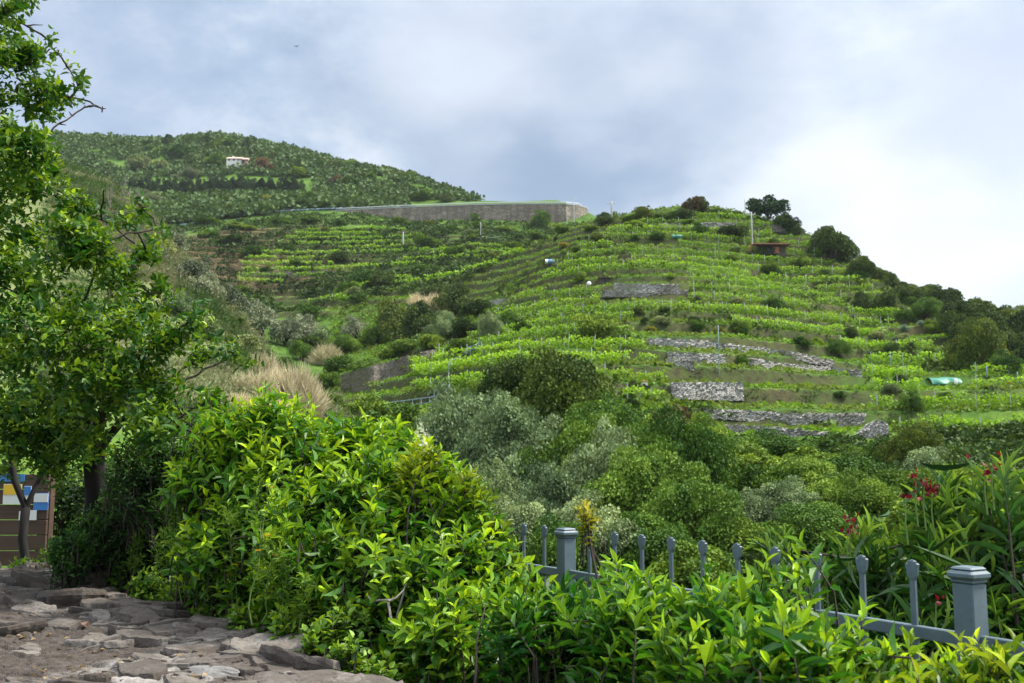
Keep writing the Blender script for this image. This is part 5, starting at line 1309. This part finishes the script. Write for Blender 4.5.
# shrubs in front of and around the fence
SH = [('bright leaved laurel in front of the left fence post', [(560, 622, 34), (540, 655, 46), (590, 648, 42), (575, 690, 50), (520, 622, 24), (548, 592, 9), (572, 594, 10)], 3.7),
      ('leafy laurel shoots crowding the middle pickets', [(640, 630, 38), (620, 668, 44), (670, 662, 44), (660, 700, 50), (610, 600, 13), (652, 594, 12), (632, 596, 10), (682, 604, 10)], 3.3),
      ('taller laurel with broad pale leaves before the middle of the fence', [(715, 630, 38), (740, 665, 52), (700, 680, 46), (765, 622, 34), (735, 604, 16), (775, 574, 13), (786, 556, 7), (720, 706, 56), (700, 600, 10)], 3.0),
      ('laurel sprays overlapping the thin pickets beside the oleanders', [(800, 668, 36), (780, 692, 46), (840, 694, 38), (775, 650, 28), (822, 652, 14), (790, 626, 12)], 2.7)]
for lab, bl, Y in SH:
    shrub('laurel_shrub', lab, 'shrub', bl, Y, .2, 300, 13, .080, .16, (.026, .125, .012), (.30, .52, .03), (.16, .26), lean=.76, group='laurel shrubs along the fence', pbright=2.0, lo=.3, clump=3, spread=(75, 22))
shrub('laurel_shrub', 'low laurel sprays under the right hand rail and post', 'shrub', [(880, 712, 36), (940, 712, 40), (1000, 710, 40), (1045, 705, 44), (870, 680, 16), (990, 676, 16), (1015, 690, 22)], 2.55, .12, 280, 12, .072, .16, (.03, .115, .010), (.32, .44, .03), (.14, .24), lean=.7, group='laurel shrubs along the fence', pbright=2.0, lo=.35, clump=3)
shrub('laurel_shrub', 'young laurel hedge behind the pickets, before the ravine', 'shrub', [(530, 612, 24), (580, 618, 28), (630, 618, 28), (690, 622, 30), (750, 622, 34), (520, 645, 36), (610, 650, 40), (700, 655, 44)], 5.6, .25, 520, 12, .075, .17, (.03, .105, .010), (.30, .42, .03), (.16, .26), lean=.7, group='laurel shrubs along the fence', pbright=2.0, lo=.35, clump=3)
shrub('yellow_tipped_shoot', 'single yellow tipped shoot rising behind the left fence post', 'shrub', [(585, 512, 9), (588, 516, 7)], 4.4, .02, 9, 13, .05, .2, (.20, .24, .02), (.52, .46, .04), (.10, .14), lean=.85, inner=False, foot=P(583, 640, 4.4), woody=1, sr=.003)
M['weed'] = plain('green_stem', (.12, .20, .04), .7)
shrub('laurel_shrub', 'thin laurel shoots rising in front of the clear stretch of rail', 'shrub', [(838, 648, 9), (852, 632, 7), (892, 655, 9), (908, 640, 6), (944, 662, 9), (1000, 664, 8), (825, 630, 7)], 2.7, .05, 46, 12, .065, .15, (.026, .125, .012), (.30, .52, .03), (.16, .26), lean=.9, group='laurel shrubs along the fence', inner=False)
# oleanders
def oleander(label, blobs, Y, n, flowers, leafL=.175, dY=.2):
    o_ = shrub('oleander', label, 'oleander', blobs, Y, dY, n, 15, leafL, .046, (.02, .085, .016), (.18, .33, .05), (.30, .48), TPL_LONG, lean=.8, spread=(58, 10), sr=.006, group='oleanders behind the fence', pbright=2.2, toward=(0, -.35, .1), whorl=120, lo=.3)
    O = np.array(o_.location); ps = []
    for px, py, k in flowers:
        c_ = P(px, py, Y-.42); k2 = k*3
        pos = c_+rg.normal(size=(k2, 3))*np.array((.016, .016, .02)); L = .016+.012*rg.random(k2)
        V, f, C = scatter(TPL_SMALL, pos, norm(rdir(k2)+np.array((0, 0, .6))), rdir(k2), L, L*.42, np.array((.17, .010, .022))*(.4+.9*rg.random((k2, 1))))
        h_ = MB(); h_.tube([c_-O-np.array((0, 0, .16)), c_-O-np.array((.005, 0, .08)), c_-O], [.004, .003, .002], 5)
        fh = h_.build('flower_stalk', M['weed'], o_); obj('flower_head', mk_mesh('flower_head', V-O, f, C, M['petal_red']), fh)
oleander('tall oleander with red flower heads at its top beside the right post', [(960, 535, 52), (1000, 520, 56), (1030, 540, 60), (930, 565, 44), (985, 580, 60), (938, 508, 20), (1000, 480, 14), (925, 500, 12)], 4.1, 82, [(992, 466, 4), (985, 470, 3), (932, 490, 7), (916, 482, 4), (924, 486, 4), (906, 500, 2)])
oleander('lower oleander with small red flowers behind the pickets', [(870, 570, 42), (845, 590, 40), (895, 600, 44), (905, 560, 34), (830, 560, 16), (860, 530, 14)], 4.6, 62, [(850, 526, 5), (848, 534, 3), (822, 572, 4), (828, 580, 4), (815, 560, 3)], .16)
oleander('oleander filling the space behind the right post', [(960, 620, 50), (1010, 620, 56), (920, 640, 40), (1040, 600, 50), (870, 630, 36)], 3.9, 60, [(936, 604, 1)], .15, .15)
oleander('young oleander with bright pale leaves beside the thin pickets', [(770, 545, 18), (782, 570, 24), (760, 580, 20), (800, 590, 24)], 4.0, 22, [], .12)

# ------------------------------------------------------------------ weeds, grass and flowers by the ledge edge
def weed(px, py, h, Y, label, kind):
    p = P(px, py, Y); u = Y/F; H = h*u; root = empty('tall_weed', p); mb = MB(); top = np.array((rnd.uniform(-.12, .12)*H*2, rnd.uniform(-.1, .1), H))
    cv = curve((0, 0, 0), top, 9, 0, .04); mb.tube(cv, np.linspace(.0035, .0012, 9), 4)
    tips = [cv[-1]]; 
    for k in range(3, 9):
        for _ in range(2):
            d = rdir(1)[0]; d[2] = abs(d[2])+.6; d = norm(d); q = cv[k]+d*H*.16; mb.tube([cv[k], (cv[k]+q)/2+np.array((0, 0, -.01)), q], [.0018, .0014, .0009], 3); tips.append(q)
    mb.build('stem', M['weed'], root)
    tips = np.array(tips); n = len(tips)
    V, f, C = shoots(tips, norm(rdir(n)*.4+np.array((0, 0, 1.))), np.full(n, H*.22), 8, TPL_LONG, .05, .11, (.06, .15, .015), (.20, .32, .03), (70, 25), .05)
    obj('leaves', mk_mesh('leaves', V, f, C, M['leaf_dull']), root)
    if kind == 'flower':
        for q in tips[:5]:
            k2 = 16; a = np.arange(k2)*2.4; d = np.stack([np.cos(a), np.sin(a), .25+0*a], -1); L = np.full(k2, .015)
            V, f, C = scatter(TPL_SMALL, np.tile(q+np.array((0, 0, .012)), (k2, 1)), norm(d), np.tile((0, 0, 1.), (k2, 1)), L, L*.3, np.tile((.75, .46, .01), (k2, 1)))
            obj('flower', mk_mesh('flower', V, f, C, M['petal']), root)
    tag(root, label, 'weed', 'tall weeds by the ledge')
WD = [(236, 610, 60, 4.75, 'flower'), (228, 604, 50, 4.85, 'flower'), (252, 625, 130, 4.4, 'flower'), (215, 600, 80, 5.0, ''), (190, 600, 86, 5.2, ''), (170, 596, 70, 5.4, ''), (204, 606, 60, 4.95, ''), (150, 592, 60, 5.7, ''), (262, 622, 70, 4.5, ''), (280, 626, 64, 4.4, ''), (130, 585, 44, 6.1, ''), (182, 604, 100, 5.2, ''), (232, 612, 96, 4.8, ''), (300, 636, 50, 4.3, '')]
WL = ['bushy weed with three yellow flowers nearest the ledge', 'shorter yellow flowered weed behind another', 'very tall thin stalk with one yellow flower', 'feathery green weed above the ledge stones', 'wide ferny weed under the dark shrub', 'slender weed at the shaded ledge edge', 'low narrow leaved weed between taller ones', 'pale weed near the mossy ledge end', 'dense weed below the glossy bush', 'straight weed touching the glossy bush', 'smallest weed below the tree trunk', 'tallest ferny weed beside the dark shrub', 'upright narrow weed behind the yellow flowers', 'last short weed before the broken ledge end']
for (px, py, h, Y, k), l in zip(WD, WL): weed(px, py, h, Y, l, k)
# broad low leaves along the edge
shrub('bramble', 'low bright bramble leaves trailing along the ledge edge', 'bramble', [(150, 590, 22, 5.75), (185, 600, 24, 5.35), (215, 612, 22, 5.0), (250, 622, 22, 4.65), (285, 630, 22, 4.4), (320, 640, 20, 4.2), (120, 580, 16, 6.4), (350, 655, 20, 4.0), (380, 672, 20, 3.85), (345, 625, 26, 4.2)], 5, .06, 420, 7, .05, .34, (.04, .13, .012), (.20, .36, .03), (.08, .16), lean=.6, inner=False)
shrub('bramble', 'small leaved plants growing at the foot of the notice board', 'bramble', [(20, 572, 14), (52, 566, 18), (80, 568, 20), (100, 572, 18)], 7.1, .1, 200, 8, .045, .3, (.04, .12, .012), (.16, .28, .03), (.08, .16), lean=.7, inner=False)
n = 5200; k = rg.random(n); ex = np.interp(k, [0, .25, .5, .75, 1], [-4.0, -2.7, -1.55, -.85, -.75]); ey = np.interp(k, [0, .25, .5, .75, 1], [7.4, 6.85, 5.15, 4.35, 4.2])
b = np.stack([ex+rg.random(n)*.55, ey+rg.random(n)*.5, .62+.12*rg.random(n)], -1); L = .08+.2*rg.random(n)**2
d = norm(rdir(n)*.55+np.array((0, 0, 1.1))); t = rg.random((n, 1))
V, f, C = scatter(TPL_BLADE, b, d, rdir(n), L, L*.022+.0012, np.array((.06, .15, .015))*(1-t)+np.array((.24, .32, .06))*t)
tag(obj('edge_grass', mk_mesh('edge_grass', V, f, C, M['leaf_dull'])), 'green grass blades along the ledge edge', None, None, 'stuff')

# ------------------------------------------------------------------ labels that single out the hillside plants and the vine rows
MARKS = [(768, 205, 'umbrella pine'), (760, 250, 'red roofed shed'), (645, 288, 'high stone wall'), (690, 350, 'stacked stone walls'), (708, 390, 'stair wall'), (780, 420, 'long low stone walls'), (947, 379, 'teal tarpaulin'), (913, 326, 'agaves'),
         (556, 400, 'largest ravine oak'), (375, 375, 'old gully wall'), (300, 395, 'straw grass bank'), (550, 264, 'blue tank'), (540, 210, 'ivy patch on the road wall'), (420, 207, 'road wall'), (239, 157, 'white house'), (240, 182, 'dark conifer belt'), (284, 246, 'white van'), (403, 240, 'stout pale post'),
         (565, 540, 'left fence post'), (695, 200, 'russet crest tree'), (485, 232, 'paved saddle'), (980, 335, 'right wood'), (170, 224, 'short guard rail'), (612, 208, 'skyline pole'), (873, 430, 'stepped stone wall'), (466, 360, 'pipe rail'), (600, 322, 'round bush on the terraces'), (230, 300, 'olive grove'), (840, 245, 'big crest oak'), (960, 540, 'tall oleander'), (740, 560, 'middle pickets')]
def where(px, py, skip=None):
    m = min(MARKS, key=lambda q: (q[0]-px)**2+((q[1]-py)*1.6)**2); dx, dy = px-m[0], py-m[1]; r = math.hypot(dx, dy)
    rel = 'beside' if r < 14 else ('above' if dy < 0 else 'below') if abs(dy)*1.5 > abs(dx) else ('left of' if dx < 0 else 'right of')
    return '%s the %s' % (rel, m[2])
ORD = ['first', 'second', 'third', 'fourth', 'fifth', 'sixth', 'seventh', 'eighth', 'ninth', 'tenth', 'eleventh', 'twelfth', 'thirteenth', 'fourteenth', 'fifteenth', 'sixteenth']+['number %d' % k for k in range(17, 60)]
byl = {}
for o, sp, px, py, w, done in PLANTS:
    if not done: byl.setdefault((LOOK[sp][0], where(px, py)), []).append((w, px, o))
for (lk, wh), it in byl.items():
    if 'conifer belt' in wh and len(it) > 8:
        it.sort(key=lambda q: q[1])
        for k, (w, px, o) in enumerate(it): o['label'] = 'dark conifer of the far belt, %s counting from the bare trees' % ORD[k]
        continue
    it.sort(key=lambda q: -q[0]); n = len(it)
    for k, (w, px, o) in enumerate(it):
        if n == 1: o['label'] = '%s %s' % (lk, wh)
        elif n == 2: o['label'] = '%s %s %s' % (('larger', 'smaller')[k], lk, wh)
        else: o['label'] = '%s %s %s' % ('largest' if k == 0 else 'smallest' if k == n-1 else ORD[k]+' largest', lk, wh)
for zone, nm in (('main', 'hilltop'), ('back', 'road wall')):
    Rz = [r for r in ROWS if r[1] == zone]; levs = sorted({r[2] for r in Rz}, reverse=True)
    for li, lv in enumerate(levs):
        it = sorted([r for r in Rz if r[2] == lv], key=lambda r: r[3])
        for k, r in enumerate(it):
            pl = 'only row' if len(it) == 1 else 'first row from the gully' if k == 0 else 'row nearest the sea end' if k == len(it)-1 else ORD[k]+' row from the gully'
            tag(r[0], 'staked green vine row, %s line below the %s, %s' % (ORD[li], nm, pl), 'vine row', 'vine rows on the %s terraces' % ('main' if zone == 'main' else 'back'))
print('plants', len(PLANTS), 'rows', len(ROWS))

# ------------------------------------------------------------------ camera, sky, sun
cam = bpy.data.cameras.new('camera'); co = link(bpy.data.objects.new('camera', cam)); co.location = (0, 0, CAMZ); co.rotation_euler = (math.pi/2+PITCH, 0, 0)
cam.sensor_width = 36; cam.lens = F/1024*36; cam.clip_end = 9000; cam.clip_start = .05
cam.dof.use_dof = True; cam.dof.focus_distance = 5.2; cam.dof.aperture_fstop = 7.0
scene.camera = co
SUN_EL, SUN_AZ = R(54), R(82)          # azimuth measured from +Y towards +X
w = bpy.data.worlds.new('World'); scene.world = w; w.use_nodes = True; t = w.node_tree; t.nodes.clear()
out = t.nodes.new('ShaderNodeOutputWorld'); bg = t.nodes.new('ShaderNodeBackground'); t.links.new(bg.outputs[0], out.inputs[0])
sky = t.nodes.new('ShaderNodeTexSky'); sky.sky_type = 'NISHITA'; sky.sun_disc = False; sky.sun_elevation = SUN_EL; sky.sun_rotation = SUN_AZ
tc = t.nodes.new('ShaderNodeTexCoord'); vec = tc.outputs['Generated']
def dirv(px, py): q = P(px, py, 1.)-np.array((0, 0, CAMZ)); return q/np.linalg.norm(q)
def lobe(px, py, width, sx=1., sz=1.):
    """soft patch of cloud round a direction of the sky"""
    d = dirv(px, py)
    s = N(t, 'ShaderNodeVectorMath', op='SUBTRACT'); t.links.new(wv, s.inputs[0]); s.inputs[1].default_value = d
    m = N(t, 'ShaderNodeVectorMath', op='MULTIPLY'); t.links.new(s.outputs[0], m.inputs[0]); m.inputs[1].default_value = (sx, 1, sz)
    l = N(t, 'ShaderNodeVectorMath', op='LENGTH'); t.links.new(m.outputs[0], l.inputs[0])
    r = N(t, 'ShaderNodeMapRange'); r.interpolation_type = 'SMOOTHSTEP'; t.links.new(l.outputs['Value'], r.inputs[0]); r.inputs[1].default_value = width; r.inputs[2].default_value = 0.
    return r.outputs[0]
n0 = N(t, 'ShaderNodeTexNoise', Scale=3.2, Detail=5, Roughness=.55); mp = t.nodes.new('ShaderNodeMapping'); mp.inputs['Scale'].default_value = (1, 1, 1.7); t.links.new(vec, mp.inputs[0]); t.links.new(mp.outputs[0], n0.inputs['Vector'])
sb = N(t, 'ShaderNodeVectorMath', op='SUBTRACT'); t.links.new(n0.outputs['Color'], sb.inputs[0]); sb.inputs[1].default_value = (.5, .5, .5)
sc_ = N(t, 'ShaderNodeVectorMath', op='SCALE'); t.links.new(sb.outputs[0], sc_.inputs[0]); sc_.inputs['Scale'].default_value = .34
ad = N(t, 'ShaderNodeVectorMath', op='ADD'); t.links.new(vec, ad.inputs[0]); t.links.new(sc_.outputs[0], ad.inputs[1]); wv = ad.outputs[0]
n1 = N(t, 'ShaderNodeTexNoise', Scale=6, Detail=9, Roughness=.62); t.links.new(mp.outputs[0], n1.inputs['Vector'])
K0 = 4.8
base_c = ramp(t, n1.outputs[0], [(.36, (.28*K0, .385*K0, .52*K0)), (.5, (.51*K0, .62*K0, .74*K0)), (.63, (.88*K0, .92*K0, .97*K0))])
def lay(c_, px, py, wd, col, k, sx=1., sz=1.):
    f = N(t, 'ShaderNodeMath', op='MULTIPLY'); t.links.new(lobe(px, py, wd, sx, sz), f.inputs[0]); f.inputs[1].default_value = k
    return mixc(t, f.outputs[0], c_, tuple(np.array(col)*K0))
c_ = base_c
c_ = lay(c_, 60, 60, .40, (.35, .44, .60), .75)
c_ = lay(c_, 470, 70, .24, (.68, .73, .84), .7)
c_ = lay(c_, 640, 60, .26, (.66, .71, .84), .6)
c_ = lay(c_, 730, 20, .12, (.82, .85, .92), .6)
c_ = lay(c_, 560, 150, .26, (.22, .315, .45), .97, .7, 1.6)
c_ = lay(c_, 700, 140, .16, (.29, .38, .52), .8, .8, 1.4)
c_ = lay(c_, 940, 60, .26, (.60, .66, .82), .6)
c_ = lay(c_, 900, 190, .27, (.87, .91, .96), .75)
c_ = lay(c_, 800, 175, .14, (.92, .95, .99), .7)
c_ = lay(c_, 985, 250, .20, (.88, .92, .97), .8)
c_ = lay(c_, 985, 105, .12, (.56, .62, .80), .6)
c_ = lay(c_, 930, 130, .07, (.60, .66, .83), .5)
c_ = lay(c_, 470, 95, .16, (.84, .87, .94), .6)
c_ = lay(c_, 640, 60, .12, (.86, .89, .95), .45)
# the cloud deck is brighter overhead and round the hidden sun
sx_ = t.nodes.new('ShaderNodeSeparateXYZ'); t.links.new(vec, sx_.inputs[0])
zr = N(t, 'ShaderNodeMapRange'); zr.interpolation_type = 'SMOOTHSTEP'; t.links.new(sx_.outputs[2], zr.inputs[0]); zr.inputs[1].default_value = .42; zr.inputs[2].default_value = .95
c_ = mixc(t, zr.outputs[0], c_, (12, 12.4, 13))
mul = mixc(t, 1., sky.outputs[0], (.8, .8, .8), 'MULTIPLY')
fin = mixc(t, .88, mul, c_)
t.links.new(fin, bg.inputs[0]); bg.inputs[1].default_value = .1
sl = bpy.data.lights.new('sun', 'SUN'); sl.energy = 2.9; sl.angle = R(7); sl.color = (1, .94, .83)
so = link(bpy.data.objects.new('sun', sl)); so.rotation_euler = (math.pi/2-SUN_EL, 0, -SUN_AZ+math.pi)
so.location = (20, 0, 60)
vs = scene.view_settings; vs.view_transform = 'Standard'; vs.look = 'None'; vs.exposure = 1.36; vs.gamma = 1
scene.cycles.max_bounces = 6; scene.cycles.diffuse_bounces = 3; scene.cycles.transmission_bounces = 4; scene.cycles.use_denoising = True

# ------------------------------------------------------------------ the air between here and the far hill
mb = MB(); mb.box((0, 1900, 100), (7600, 4600, 360))
o = mb.build('haze', None); o['kind'] = 'stuff'
m, t, out = nt('thin_haze'); pv = t.nodes.new('ShaderNodeVolumePrincipled'); pv.inputs['Color'].default_value = (.86, .92, 1, 1); pv.inputs['Density'].default_value = .00006; pv.inputs['Anisotropy'].default_value = .3
t.links.new(pv.outputs[0], out.inputs['Volume']); o.data.materials.append(m)
